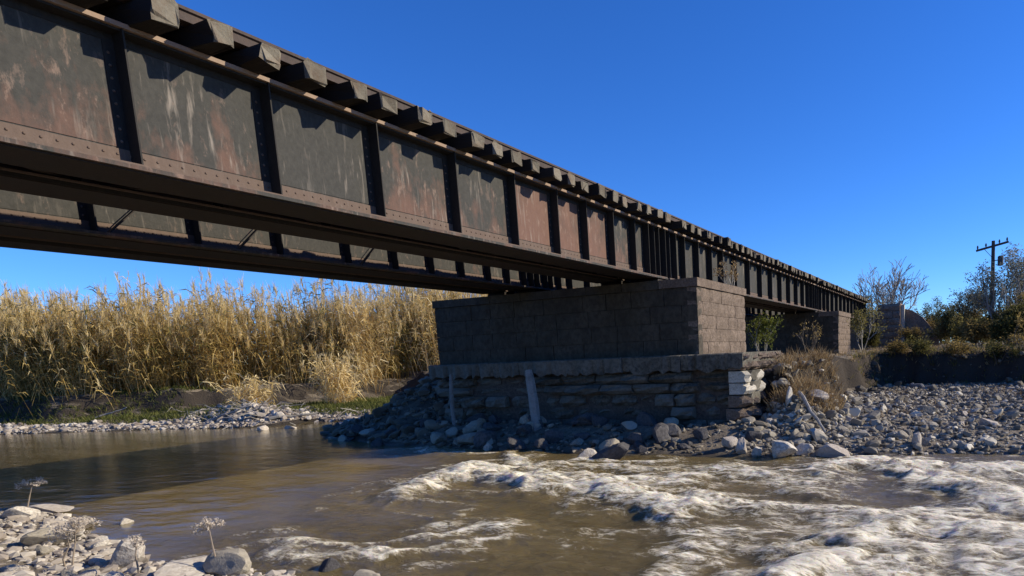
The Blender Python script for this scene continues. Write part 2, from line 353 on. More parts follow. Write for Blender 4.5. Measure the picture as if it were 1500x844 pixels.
def water_fields(x, y):
    wx = x + .22 * fbm(x * 1.7, y * 1.7, 51, 3); wy = y + .22 * fbm(x * 1.7, y * 1.7, 57, 3)
    n0 = fbm(x * .45, y * .8, 81, 3)
    F = np.zeros_like(x); Rr = np.zeros_like(x); crest = np.zeros_like(x)
    for r, d, pts in FOAM:
        ds = seg_dist(wx, wy, pts)
        F = np.maximum(F, d * np.exp(-(ds / r) ** 2)); Rr = np.maximum(Rr, d * np.exp(-(ds / (r + .9)) ** 2))
        crest = np.maximum(crest, d * min(1, r / .36) * np.exp(-(ds / (r * 1.15)) ** 2))
    turb = sstep(-3.0, 3.0, x + 1.2 * n0) * (1 - sstep(11.0, 11.9, y - .12 * np.maximum(x - 4, 0))) * .42 * (1 - sstep(10, 16, x))
    Rr = np.maximum(Rr, turb)
    n1 = fbm(x * .9, y * 1.5, 61, 3); n2 = 1 - np.abs(fbm(x * 2.2 + .6 * n1, y * 2.8, 67, 4)) * 2; n3 = fbm(x * 7, y * 8, 71, 3)
    n4 = 1 - np.abs(fbm(x * 4.6, y * 5.6, 75, 3)) * 2
    r1 = (1 - np.abs(fbm(x * .75 + .5 * n0, y * 1.35, 85, 2)) * 2.2); r1 = np.sign(r1) * np.abs(r1) ** 1.5
    h = .010 * fbm(x * 1.1, y * 2.0, 77, 3) + Rr * (.060 * r1 + .05 * n1 + .022 * n2 + .010 * n4) + crest * (.095 + .030 * n2 + .010 * n3)
    F = F * (.50 + .30 * n2 + .30 * n4) + Rr * .42 * sstep(.1, 1.0, r1 + .5 * n0 + .35 * n4)
    return h, np.clip(F, 0, 1.3), Rr
xs = axis(-7.5, 9.0, .04, (-120, 120)); ys = axis(3.0, 13.2, .04, (-45, 60))
X, Y, q = grid(xs, ys)
hh, FF, RR = water_fields(X, Y)
w = Mat('muddy river water', .06, .5)
w.b.inputs['IOR'].default_value = 1.33
v = w.coord('world', (.62, 1.22, 1))
mud = w.mix(w.ramp(w.noise(w.coord('world', (.35, .9, 1)), 1.1, 4), [(.35, 0), (.65, 1)]), (.115, .086, .036), (.175, .130, .056))
big = w.noise(w.coord('world', (.8, 1.4, 1)), 1.7, 5, .6, 1.0)
fo = w.noise(v, 5.5, 9, .72, 1.2)
fo2 = w.noise(w.coord('world', (.6, 1.2, 1)), 20, 6, .75, .6)
ab_ = w.math('MULTIPLY', w.math('ABSOLUTE', w.math('SUBTRACT', w.noise(v, 4.0, 6, .6, 1.8), .5)), -7.0)
fil = w.math('MULTIPLY', w.math('ADD', ab_, 1.0, True), .13)
nz = w.math('ADD', w.math('ADD', w.math('MULTIPLY', big, .55), w.math('MULTIPLY', fo, .50)), w.math('ADD', w.math('MULTIPLY', fo2, .32), fil))
cov = w.ramp(w.attr('foam'), [(.05, 0), (.35, .42), (1.0, 1)])
df = w.math('ADD', nz, w.math('MULTIPLY', cov, .215))
mask = w.math('MULTIPLY', w.ramp(df, [(.83, 0), (.93, .45), (1.03, 1)]), w.ramp(w.attr('foam'), [(.04, 0), (.16, 1)]))
aer = w.mix(w.math('MULTIPLY', cov, .40), mud, (.30, .235, .12))
w.color(w.mix(mask, aer, (.90, .81, .62)))
w.l(w.ramp(mask, [(0, .09), (.35, .5), (1, .85)]), w.b.inputs['Roughness'])
hb = w.math('ADD', w.math('MULTIPLY', w.noise(w.coord('world', (.8, 1.6, 1)), 3.0, 5, .6, .3), .40), w.math('MULTIPLY', w.attr('rough'), w.math('MULTIPLY', w.noise(v, 7, 7, .70, .8), 3.0)))
hb = w.math('ADD', hb, w.math('MULTIPLY', mask, .35))
w.bump(hb, .026, 1.0)
w.b.inputs['Subsurface Weight'].default_value = .85; w.b.inputs['Subsurface Scale'].default_value = .16; w.b.inputs['Subsurface Radius'].default_value = (1.0, .75, .45)
me = raw_mesh('river', np.stack([X, Y, hh], -1).reshape(-1, 3), q.ravel(), np.full(len(q), 4), w.m, True, None, {'foam': FF.ravel(), 'rough': RR.ravel()})
river = tag(link('river', me), 'muddy brown river breaking into white rapids', kind='structure')

# ------------------------------------------------------------------ the bridge
ZB = 3.75                                   # underside of the girders
L_GIR = 1.25
def i_section(w_top, w_bot_out, w_bot_in):
    t = .012
    return [(-w_bot_in, 0), (w_bot_out, 0), (w_bot_out, .035), (t / 2, .035), (t / 2, 1.21), (w_top - .03, 1.21), (w_top - .03, 1.24), (-w_top + .03, 1.24), (-w_top + .03, 1.21), (-t / 2, 1.21), (-t / 2, .035), (-w_bot_in, .035)]
def rivet_mb(pts):
    m = MB()
    a = np.arange(6) * math.pi / 3
    ring = np.stack([np.zeros(6), np.cos(a) * .0135, np.sin(a) * .0135], 1); ring2 = ring * .55; ring2[:, 0] = .008
    V = np.concatenate([ring, ring2, [[.010, 0, 0]]])
    F4 = [(j, (j + 1) % 6, 6 + (j + 1) % 6, 6 + j) for j in range(6)]; F3 = [(6 + j, 6 + (j + 1) % 6, 12) for j in range(6)]
    for p in pts:
        n0 = m.n; m.add(V + np.asarray(p), F4); m.f.append(np.array(F3) + n0); m.var.append(np.full(6, .5))
    return m
def tie_mesh(k):
    rr = np.random.default_rng(40 + k); m = MB()
    w_, h_, l_ = .225, .196, 1.74; b = .014
    prof = np.array([(-w_ / 2 + b, -h_ / 2), (w_ / 2 - b, -h_ / 2), (w_ / 2, -h_ / 2 + b), (w_ / 2, h_ / 2 - b), (w_ / 2 - b, h_ / 2), (-w_ / 2 + b, h_ / 2), (-w_ / 2, h_ / 2 - b), (-w_ / 2, -h_ / 2 + b)])
    secs = [-l_ / 2, -l_ / 2 + .015, -l_ * .2, l_ * .2, l_ / 2 - .015, l_ / 2]; V = []
    for i, x in enumerate(secs):
        s = .93 if i in (0, 5) else 1.0
        P = prof * s + rr.normal(0, .016 if i in (0, 1, 4, 5) else .006, prof.shape)
        V += [(x + (rr.normal(0, .016) if i in (0, 5) else 0), p[0], p[1]) for p in P]
    F = [(i * 8 + j, i * 8 + (j + 1) % 8, i * 8 + 8 + (j + 1) % 8, i * 8 + 8 + j) for i in range(5) for j in range(8)]
    m.add(V, F); m.ng = [list(range(8))[::-1], list(range(40, 48))]
    me = m.mesh('tie', M['tie_side']); me.materials.append(M['tie'])
    for p in me.polygons:
        if abs(p.center.x) > l_ / 2 - .03: p.material_index = 1
    return me
TIES = [tie_mesh(k) for k in range(9)]
mb = MB(); mb.prism([(0, .04), (.014, .04), (.014, .10), (.165, .10), (.165, .114), (0, .114)], 0, 1)
def stiff_mesh(hgt):
    m = MB()                                  # angle: leg flat on the web + outstanding leg
    m.box((.007, -.04, hgt / 2), (.014, .09, hgt)); m.box((.09, .006, hgt / 2), (.152, .014, hgt))
    return m
def stiff_L(hgt, out=.165):
    m = MB(); n = [(.0, -.085), (.014, -.085), (.014, 0), (out, 0), (out, .014), (0, .014)]
    V = np.array([(x, y, z) for z in (0, hgt) for x, y in n]); k = len(n)
    m.add(V, [(j, (j + 1) % k, k + (j + 1) % k, k + j) for j in range(k)]); m.ng = [list(range(k))[::-1], list(range(k, 2 * k))]
    return m.mesh('stiffener', M['dark_steel'])
STIFF = stiff_L(1.165)
RAILP = [(-.065, 0), (.065, 0), (.065, .012), (.012, .03), (.012, .105), (.034, .115), (.034, .145), (-.034, .145), (-.034, .115), (-.012, .105), (-.012, .03), (-.065, .012)]
LAT = {}
def web_panel(ya, yb, rust, g):
    m = MB(); m.box((.009, (ya + yb) / 2, .70), (.006, yb - ya - .10, .92))
    o = m.build('web_panel', M['web'], g); o.color = (rust, .5, .5, 1); return o
def bridge_span(y0, y1, x0, stiffs, label, detail, rusts, tie_phase=3.855, fl=.31):
    root = empty('bridge_span', (x0, y0, ZB)); tag(root, label, 'bridge span', 'girder spans of the railway bridge')
    L = y1 - y0
    for gi, xg in enumerate((0.0, -1.0)):
        m = MB(); m.prism(i_section(.18, fl if gi == 0 else .27, .30), 0, L)
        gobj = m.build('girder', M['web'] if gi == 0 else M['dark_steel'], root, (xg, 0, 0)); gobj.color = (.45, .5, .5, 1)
        # bottom flange angle on the outer face
        m = MB(); m.prism([(.0062, .035), (.30, .035), (.30, .052), (.024, .052), (.024, .225), (.0062, .225)], .01, L - .01)
        m.build('flange_angle', M['flange'], gobj)
        m = MB(); m.prism([(-.294, -.014), (.265, -.014), (.265, -.001), (-.294, -.001)], .6, L - .6); m.build('cover_plate', M['dark_steel'], gobj)
        m = MB(); m.prism([(.0062, 1.12), (.02, 1.12), (.02, 1.185), (.15, 1.185), (.15, 1.2035), (.0062, 1.2035)], .01, L - .01); m.build('top_angle', M['dark_steel'], gobj)
        m = MB(); m.box((0, L / 2, 1.226), (.375, L - .02, .040)); m.build('top_cover_plate', M['lit_edge'], gobj)
        for s in stiffs:
            st = link('stiffener', STIFF, gobj, (.0065, s - y0, .038 if gi else .038)); st.color = (.4, .5, .5, 1)
            st.location = (.0245 if False else .0065, s - y0, .055)
        if gi == 0 or detail > 1:
            cuts = [0.02] + [s - y0 for s in stiffs] + [L - .02]
            for k, (a, b) in enumerate(zip(cuts[:-1], cuts[1:])):
                if b - a > .45: web_panel(a + .035, b + .0, rusts[k % len(rusts)], gobj)
        if gi == 0 and detail:
            pts = [(.024, yy, z) for z in (.085, .175) for yy in np.arange(.08, L - .05, .105)]
            pts += [(.0205, s - y0 - .05, z) for s in stiffs for z in np.arange(.29, 1.08, .105)]
            rv = rivet_mb(pts).build('rivet_heads', M['flange'], gobj); rv['kind'] = 'stuff'
    # cross frames and bottom laterals between the two girders of the pair
    for i, s in enumerate(stiffs):
        y = s - y0 + .05
        fr = MB(); fr.bar((-.02, y, 1.08), (-.98, y, .12), .06, .012); o = fr.build('cross_brace', M['dark_steel'], root)
        fr = MB(); fr.bar((-.02, y + .07, .12), (-.98, y + .07, 1.08), .06, .012); fr.build('cross_brace', M['dark_steel'], root)
        if i + 1 < len(stiffs):
            y2 = stiffs[i + 1] - y0 + .05; fr = MB()
            a, b = ((-.03, y, .075), (-.97, y2, .075)) if i % 2 else ((-.97, y, .075), (-.03, y2, .075))
            fr.bar(a, b, .09, .012); fr.build('lateral_brace', M['dark_steel'], root)
    # deck
    k0 = math.ceil((y0 + .12 - tie_phase) / .5); k1 = math.floor((y1 - .12 - tie_phase) / .5)
    for k in range(k0, k1 + 1):
        yy = tie_phase + .5 * k - y0
        t = link('tie', TIES[random.randrange(9)], root, (-.375 + random.gauss(0, .034), yy + random.gauss(0, .018), 1.25 + .108 + random.gauss(0, .003)), (0, random.gauss(0, .004), random.gauss(0, .02)))
        sz_ = random.uniform(.86, 1.0); t.scale = (1, random.uniform(.84, 1.08), sz_); t.location[2] = 1.25 + .098 * sz_
        if random.random() < .5: t.rotation_euler[2] += math.pi
    for xr in (.19, -.95):
        m = MB(); m.prism(RAILP, .0, L); m.build('rail', M['rail'], root, (xr, 0, 1.25 + .197))
    for xp in (-.02, -.27):
        m = MB(); m.box((xp, L / 2, 1.25 + .197 + .03), (.235, L - .02, .058)); m.build('deck_plank', M['tie_side'], root)
    for xg in (0, -1.0):
        for yy in (.28, L - .28):
            m = MB(); m.box((xg + .02, yy, -.054), (.50, .42, .078)); m.build('bearing_plate', M['dark_steel'], root)
    return root
ST1 = [-2.5, -1.9, -1.0, .1, 1.2, 2.45, 3.73, 5.03, 6.40, 7.76, 9.10, 10.30, 11.28, 12.32, 13.28, 13.95, 14.25, 14.50]
ST2 = [14.86, 15.1, 15.5, 16.05, 17.0, 18.0, 18.95, 20.2, 21.55, 22.95, 24.3, 25.65, 27.0, 28.3, 29.5, 30.5, 31.2, 31.7]
ST3 = [32.2, 32.6, 33.3, 34.3, 35.3, 36.5, 37.8, 39.1, 40.4, 41.7, 43, 44.3, 45.5, 46.6, 47.6, 48.4, 48.9]
RU1 = [.3, .3, .4, .4, .45, .55, .66, .58, .22, .70, .62, 1.12, 1.05, .95, .72, .6, .3, .3]
RU2 = [.3, .3, .3, .4, .45, .35, .3, .25, .3, .35, .3, .3, .4]
bridge_span(-2.75, 14.62, 0, ST1, 'first rust-streaked steel girder span, overhead from the frame edge to the first pier', 2, RU1)
bridge_span(14.74, 31.90, 0, ST2, 'grey girder span between the two stone piers, ties on top, sunlit side', 1, RU2)
bridge_span(32.02, 49.2, 0, ST3, 'last distant girder span from the second pier to the abutment', 0, [.3, .45, .2])
XF = -3.45
FST1 = [-2.5, -1.6, -.4, .9, 2.3, 3.7, 5.01, 6.26, 7.51, 8.80, 9.87, 10.82, 11.72, 12.60, 13.3, 13.95, 14.25, 14.5]
fsp = bridge_span(-2.75, 14.62, XF, FST1, 'shaded parallel girder span behind and below the first, over the reeds', 1, [.3, .4, .3, .5, .35], fl=.45)
for y in (5.12, 6.78, 9.0):
    m = MB(); m.bar((.14, y + 2.75, .06), (.14, y + 3.30, .62), .07, .014); m.build('diagonal_bar', M['dark_steel'], fsp)  # dark diagonal bars in front of the far web
bridge_span(14.74, 31.90, XF, ST2, 'hidden middle girder span of the parallel track behind the stone piers', 0, [.3, .4])
bridge_span(32.02, 49.2, XF, ST3, 'hidden last girder span of the parallel track reaching the abutment', 0, [.3, .4])

# ------------------------------------------------------------------ masonry
def block_mesh(name, mat, seed, rough=.03, n=3):
    """unit block (-.5..5), front face broken, edges knocked off"""
    rr = np.random.default_rng(seed); m = MB(); k = n + 1
    idx = {}; V = []
    def vid(i, j, l):
        if (i, j, l) not in idx:
            p = np.array([i / n - .5, j - .5, l / n - .5])
            if j == 0:
                edge = (i in (0, n)) + (l in (0, n))
                p[1] += rr.uniform(-.5, 1) * rough * (1.2 if not edge else 0) + edge * rough * rr.uniform(.6, 1.8)
                p[0] *= 1 - (.025 * rr.random() if i in (0, n) else 0); p[2] *= 1 - (.03 * rr.random() if l in (0, n) else 0)
                if not edge: p[0] += rr.normal(0, .03); p[2] += rr.normal(0, .03)
            idx[(i, j, l)] = len(V); V.append(p)
        return idx[(i, j, l)]
    F = [(vid(i, 0, l), vid(i + 1, 0, l), vid(i + 1, 0, l + 1), vid(i, 0, l + 1)) for i in range(n) for l in range(n)]
    for i in range(n):
        F.append((vid(i + 1, 0, 0), vid(i, 0, 0), vid(i, 1, 0), vid(i + 1, 1, 0))); F.append((vid(i, 0, n), vid(i + 1, 0, n), vid(i + 1, 1, n), vid(i, 1, n)))
        F.append((vid(0, 0, i), vid(0, 0, i + 1), vid(0, 1, i + 1), vid(0, 1, i))); F.append((vid(n, 0, i + 1), vid(n, 0, i), vid(n, 1, i), vid(n, 1, i + 1)))
    m.add(V, F); return m.mesh(name, mat)
def wall_blocks(parent, origin, ang, width, z0, z1, course, bw, mat, seed, depth=.3, proud=(.0, .03), gap=.012, rough=.12, name='stone', colors=None, skip=0.0, cfun=None):
    """courses of blocks on a face; local x runs along the wall, -y is outward"""
    rr = random.Random(seed); vars_ = [block_mesh('block', mat, seed * 10 + k, rough) for k in range(5)]
    nc = max(1, round((z1 - z0) / course)); hs_ = [(z1 - z0) / nc] * nc; z = z0; c, s = math.cos(ang), math.sin(ang)
    for r in range(nc):
        h = hs_[r]; x = 0; ws = []
        while x < width - 1e-6:
            b = bw * rr.uniform(.7, 1.35)
            if x == 0 and r % 2: b *= .6
            if width - x - b < bw * .45: b = width - x
            ws.append((x, b)); x += b
        for x, b in ws:
            if rr.random() < skip: continue
            pr = rr.uniform(*proud)
            if cfun: pr += cfun(x + b / 2, z + h / 2)
            cx_ = x + b / 2; d = depth
            lx, ly = cx_, d / 2 - pr
            o = link(name, vars_[rr.randrange(5)], parent, (origin[0] + c * lx - s * ly, origin[1] + s * lx + c * ly, z + h / 2), (0, 0, ang + rr.gauss(0, .004)), (b - gap, d, h - gap))
        z += h
def pier(name, label, x0, x1, y0, y1, zb, zt, course, bw, front=True):
    root = empty(name, ((x0 + x1) / 2, (y0 + y1) / 2, 0)); tag(root, label, 'bridge pier', 'stone piers of the bridge')
    cx_, cy_ = root.location[0], root.location[1]
    m = MB(); m.box((0, 0, (zb + zt - .02) / 2), (x1 - x0 - .1, y1 - y0 - .1, zt - .02 - zb)); core = m.build('shaft', M['pier_core'], root)
    O = lambda x, y: (x - cx_, y - cy_)
    wall_blocks(core, O(x0, y0), 0, x1 - x0, zb, zt - .2, course, bw, M['pier_shaded'], 11, .25, (0, .005), .003, .02)
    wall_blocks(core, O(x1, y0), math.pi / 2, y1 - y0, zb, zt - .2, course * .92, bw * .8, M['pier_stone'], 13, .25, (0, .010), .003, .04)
    # capping stones, a little proud
    n = 8; ww = (x1 - x0 + .07) / n
    for k in range(n):
        m = MB(); m.box((0, 0, 0), (ww - .012, y1 - y0 + .07, .2 + random.uniform(-.015, .01))); m.build('cap_stone', M['pier_shaded'] if k < n - 1 else M['pier_stone'], root, (x0 - .035 + ww * (k + .5) - cx_, 0, zt - .1))
    return root, O
PX0, PX1, PY0, PY1 = -6.25, 1.35, 13.84, 17.3
p1, O1 = pier('stone_pier', 'big stone pier on a ragged plinth standing at the river edge', PX0, PX1, PY0, PY1, 1.93, 3.655, .34, .85)
# plinth: concrete ledge on eroded courses of rough stone
bx0, bx1, by0, by1 = -6.3, 2.62, 13.44, 16.6
m = MB(); m.box((0, 0, .75), (bx1 - bx0 - .75, by1 - by0 - .7, 1.75)); plinth = m.build('plinth', M['pier_core'], p1, ((bx0 + bx1) / 2 - p1.location[0], (by0 + by1) / 2 - p1.location[1], 0))
def PO(x, y): return (x - (bx0 + bx1) / 2, y - (by0 + by1) / 2)
er = lambda x, z: -.30 * max(0.0, float(fbm(np.array(x * .55), np.array(z * 1.6), 91, 3)) + .25)
wall_blocks(plinth, PO(bx0, by0 + .05), 0, bx1 - bx0, -.1, .50, .30, .55, M['plinth_stone'], 21, .75, (-.20, .10), .035, .13, cfun=er)
wall_blocks(plinth, PO(bx0, by0 + .05), 0, bx1 - bx0 - .02, .50, 1.10, .30, .62, M['plinth_stone'], 22, .75, (-.26, .07), .035, .12, skip=.07, cfun=er)
wall_blocks(plinth, PO(bx0, by0 + .05), 0, bx1 - bx0 - .02, 1.10, 1.575, .238, .9, M['plinth_stone'], 23, .75, (-.12, .07), .025, .10, cfun=er)
wall_blocks(plinth, PO(bx1 - .02, by0 + .06), math.pi / 2, 1.25, 1.05, 1.57, .26, .55, M['pale_stone'], 24, .5, (0, .05), .02, .18)
wall_blocks(plinth, PO(bx1 - .05, by0 + 1.3), math.pi / 2, 1.6, .9, 1.57, .26, .6, M['pier_stone'], 26, .5, (-.12, .04), .03, .25)
wall_blocks(plinth, PO(bx1 - .02, by0 + .06), math.pi / 2, 2.6, -.1, 1.05, .28, .5, M['pier_stone'], 25, .5, (-.12, .06), .03, .25)
n = 6; ww = (bx1 - bx0 - .12) / n
wall_blocks(plinth, PO(bx1 - .10, by0 + .02), math.pi / 2, 2.9, 1.575, 1.955, .19, .36, M['pier_stone'], 28, .4, (.02, .12), .02, .2)
for k in range(n):
    wk = ww - .01; m = MB(); nseg = 14
    xs_ = np.linspace(-wk / 2, wk / 2, nseg + 1); V = []; rr = np.random.default_rng(300 + k)
    for x in xs_:
        d0 = rr.uniform(-.03, .09); zz = rr.uniform(-.03, .09)
        V += [(x, -(by1 - by0) / 2 + d0, -.19 + zz), (x, -(by1 - by0) / 2 + d0 * .5, .17), (x, -(by1 - by0) / 2 + .05 + d0, .195), (x, (by1 - by0) / 2, .195), (x, (by1 - by0) / 2, -.19)]
    m.add(V, [(i * 5 + j, i * 5 + 5 + j, i * 5 + 5 + (j + 1) % 5, i * 5 + (j + 1) % 5) for i in range(nseg) for j in range(5)]); m.ng = [list(range(5)), list(range(nseg * 5, nseg * 5 + 5))[::-1]]
    m.build('ledge_slab', M['plinth_stone'], plinth, (-(bx1 - bx0) / 2 + ww * (k + .5), 0, 1.765))
p2, O2 = pier('stone_pier', 'smaller looking second stone pier standing far back on dry ground', -6.25, 1.35, 31.3, 34.7, 1.5, 3.655, .32, .68)
m = MB(); m.box((0, 0, .8), (8.6, 4.4, 1.7)); fb = m.build('footing', M['plinth_stone'], p2, (.15, -.1, 0))
# abutment with wing wall, pale strip added to paint in the sunlit corner edge
ab = empty('bridge_abutment', (1, 50, 1.6)); tag(ab, 'squat brown abutment block with sloping wing wall closing the far bridge end', 'bridge abutment')
m = MB(); m.box((-2.1, 1.2, .6), (7.2, 2.4, 3.6)); ac = m.build('abutment_body', M['abut_stone'], ab)
m = MB(); m.box((.75, .3, 1.05), (1.5, 2.6, 4.4)); m.build('abutment_block', M['abut_stone'], ab)
m = MB(); m.prism([(1.49, -1.4), (4.0, -1.4), (4.0, .6), (3.5, 1.5), (2.9, 2.25), (2.2, 2.75), (1.49, 2.95)], -.3, .5); m.build('wing_wall', M['abut_stone'], ab)
m = MB(); m.box((1.63, -.52, .95), (.22, .5, 4.4)); m.build('sunlit_edge_strip', M['pale_stone'], ab)
wall_blocks(ac, (-.05, -1.06), 0, 1.52, -.6, 3.24, .5, .8, M['abut_stone'], 61, .3, (.03, .10), .03, .15)
wall_blocks(ac, (1.75, -.36), 0, 1.4, -.6, 1.6, .5, .75, M['abut_stone'], 62, .3, (.03, .10), .03, .15)
m = MB(); m.box((-2.1, 1.6, 2.55), (7.3, 1.6, .28)); m.build('back_wall', M['abut_stone'], ab)
# near abutment just outside the frame, so the first spans stand on something
nb = empty('bridge_abutment', (-2.4, -3.9, 0)); tag(nb, 'stone abutment carrying the near ends of the first girder spans', 'bridge abutment')
m = MB(); m.box((0, 0, 1.6), (7.6, 2.6, 4.1)); m.build('abutment_body', M['pier_shaded'], nb)

# timber posts leaning on the plinth
def post(label, a, b, r):
    m = MB(); a = np.array(a); b = np.array(b); k = 7
    pts = [a + (b - a) * t + np.array([.02 * math.sin(5 * t + r * 40), .015 * math.cos(4 * t), 0]) for t in np.linspace(0, 1, k)]
    m.tube(pts, np.linspace(r, r * .85, k) * np.array([1, 1.05, .95, 1.04, .97, 1.02, .8]), 7); m.ng = [list(range(7))[::-1], list(range(k * 7 - 7, k * 7))]
    tag(m.build('timber_post', M['post']), label, 'timber post')
post('thick pale weathered timber post leaning on the shaded plinth face', (-2.55, 12.95, .05), (-2.86, 13.22, 1.74), .125)
post('thin grey timber post standing against the shaded plinth near its far end', (-5.15, 13.0, .1), (-5.34, 13.25, 1.70), .06)

# ------------------------------------------------------------------ rocks and gravel
import bmesh
def ico(sub):
    bm = bmesh.new(); bmesh.ops.create_icosphere(bm, subdivisions=sub, radius=.5)
    V = np.array([v.co[:] for v in bm.verts]); F = np.array([[v.index for v in f.verts] for f in bm.faces]); bm.free(); return V, F
ICO = {k: ico(k) for k in (1, 2, 3)}
def rock_shape(seed, sub, ang=.75):
    V, F = ICO[sub]; V = V.copy(); rr = np.random.default_rng(seed)
    for _ in range(9 if sub > 1 else 4):                      # knock flat facets off
        n = rr.normal(size=3); n /= np.linalg.norm(n); d = rr.uniform(.20, .40); k = V @ n
        V -= np.outer(np.maximum(k - d, 0) * ang, n)
    if sub > 1:
        V *= (1 + .14 * fbm(V[:, 0] * 4 + seed, V[:, 1] * 4 + V[:, 2] * 3, seed, 3))[:, None]
    V *= np.array([1, rr.uniform(.65, .95), rr.uniform(.5, .85)]); V[:, 2] -= V[:, 2].min() + .0
    V /= (V[:, 0].max() - V[:, 0].min())
    return V, F
def rock_mesh(seed, mat, sub=3, ang=.86):
    V, F = rock_shape(seed, sub, ang)
    me = raw_mesh('rock', V, F.ravel(), np.full(len(F), 3), mat, False); return me
RV = {k: [rock_mesh(100 + 17 * i + len(k), M[k], 3) for i in range(7)] for k in ('rock_white', 'rock_grey', 'rock_dark')}
def place_rock(x, y, w, h, kind, label, group=None, sink=.25, z=None, rz=None, v=None):
    me = RV[kind][random.randrange(7) if v is None else v]
    zr = max(v_.co.z for v_ in me.vertices)
    z = float(height(x, y)) if z is None else z
    z = max(z, -.06)
    return tag(link('rock', me, None, (x, y, z - sink * h), (random.gauss(0, .12), random.gauss(0, .12), random.uniform(0, 6.28) if rz is None else rz), (w, w * random.uniform(.85, 1.1), h / zr)), label, 'rock', group)
SINGLE = [(-0.86, 3.66, .40, .30, 'rock_white', 'large smooth white boulder on the near shore, roundest of the pale stones'),
 (0.50, 3.85, .44, .28, 'rock_grey', 'big grey boulder half in the water at the near shore, behind dried stalks'),
 (-5.5, 4.95, .58, .14, 'rock_white', 'flat white slab lying in the shallows beside a tall dried umbel'),
 (-5.1, 4.5, .36, .2, 'rock_white', 'small pale stone next to the flat white slab in the shallows'),
 (-2.75, 3.85, .55, .24, 'rock_grey', 'wide pinkish grey boulder among white cobbles at the near shore corner'),
 (0.06, 3.62, .80, .16, 'rock_white', 'long flat bleached slab at the bottom edge before the grey boulder'),
 (-3.68, 5.0, .2, .12, 'rock_white', 'lone small white stone poking out of calm shallow water'),
 (1.10, 4.35, .2, .2, 'rock_dark', 'small black wet stone at the water edge beside low foam'),
 (1.67, 4.25, .28, .15, 'rock_grey', 'grey wet stone at the end of the near shore, foam around it'),
 (-3.06, 11.75, .2, .22, 'rock_white', 'small bright white stone at the shaded waterline under the bridge'),
 (-0.05, 11.1, .38, .24, 'rock_white', 'white stone beside the wet humped boulder below the pier'),
 (0.64, 11.0, .72, .36, 'rock_dark', 'wet dark humped boulder standing in the river before the pier'),
 (2.61, 12.1, .34, .24, 'rock_white', 'tilted white stone, uppermost of the three white ones at the plinth corner'),
 (2.98, 11.75, .2, .34, 'rock_white', 'narrow upright white stone at the waterline below the plinth corner'),
 (3.30, 11.65, .2, .2, 'rock_white', 'small cubic white stone between the upright stone and the big pale boulder'),
 (3.79, 11.75, .46, .36, 'rock_white', 'broad angular pale boulder at the waterline just off the plinth corner'),
 (4.12, 12.0, .36, .22, 'rock_white', 'squat pinkish white stone in a row of pale boulders by the river'),
 (4.70, 12.0, .58, .34, 'rock_white', 'long sloping pale boulder ending the row of big waterline stones'),
 (3.82, 14.7, .46, .28, 'rock_white', 'pale block high on the rubble slope under the straw grass'),
 (4.10, 13.1, .34, .18, 'rock_white', 'pale flat stone half way up the rubble below the plinth'),
 (3.3, 14.2, .24, .42, 'rock_white', 'upright grey white shard wedged in rubble at the plinth end'),
 (7.27, 14.8, .40, .18, 'rock_white', 'white rounded stone lying alone out on the grey gravel bar'),
 (6.05, 12.9, .18, .28, 'rock_white', 'small pointed pale stone standing on the gravel bar edge'),
 (-15.2, 14.75, .36, .2, 'rock_white', 'small white stone with its reflection in the calm backwater'),
 (-14.5, 15.2, .38, .15, 'rock_white', 'low flat pale stone beside the dark rock heap in the backwater')]
for i, (x, y, ww, h, k, lb) in enumerate(SINGLE):
    zz = None
    if i in (6, 9, 10, 11, 23, 24): zz = -.03
    place_rock(x, y, ww * 1.05, h * 1.05, k, lb, None, .12 if i != 0 else .05, zz, .4 * i)
def scatter(n, xr, yr, ok, seed):
    rr = np.random.default_rng(seed); out = []
    while len(out) < n:
        x = rr.uniform(*xr, 400); y = rr.uniform(*yr, 400); out += list(zip(x[ok(x, y)], y[ok(x, y)]))
    return out[:n]
rd = lambda x, y: seg_dist(x, y, RIVER + [RIVER[0]])
outr = lambda x, y: ~in_poly(x, y, RIVER)
def near_lm(x, y, L): return min(L, key=lambda q: math.hypot(x - q[0], y - q[1]))[2]
LM_NEAR = [(-.86, 3.66, 'beside the large smooth white boulder'), (.5, 3.85, 'beside the big grey boulder'), (-2.75, 3.85, 'beside the wide pinkish boulder'), (-5.5, 4.95, 'near the flat white slab'), (-4.2, 4.3, 'between the white slab and the pinkish boulder'), (-1.7, 3.5, 'under the wide dried umbel')]
LM_TOE = [(-2.6, 12.9, 'below the thick leaning post'), (-5.2, 13, 'below the thin post'), (.6, 11.4, 'behind the wet humped boulder'), (2.6, 12.4, 'under the plinth corner'), (-7.5, 13, 'at the far toe of the dark heap'), (-1, 12.2, 'between thick post and humped boulder'), (-4, 12.2, 'between the two posts')]
LM_BAR = [(7.27, 14.8, 'around the lone white rounded stone'), (6.05, 12.9, 'near the pointed pale stone'), (4.4, 12.2, 'behind the row of pale boulders'), (4, 14.5, 'below the straw grass slope'), (8.5, 13.5, 'by the water at the frame edge'), (5.2, 15.5, 'high up the bar')]
near_ok = lambda x, y: ((outr(x, y)) | (rd(x, y) < .22)) & (rd(x, y) < 1.3)
for x, y in scatter(64, (-6.6, 1.6), (2.8, 5.2), near_ok, 5):
    s_ = random.uniform(.10, .28) * random.choice((1, 1, .7)); k = random.choice(('rock_white', 'rock_white', 'rock_grey'))
    place_rock(x, y, s_, s_ * random.uniform(.35, .6), k, ('large' if s_ > .2 else 'small') + (' bleached' if k == 'rock_white' else ' grey') + ' cobble on the near shore ' + near_lm(x, y, LM_NEAR), 'near shore cobbles', .2)
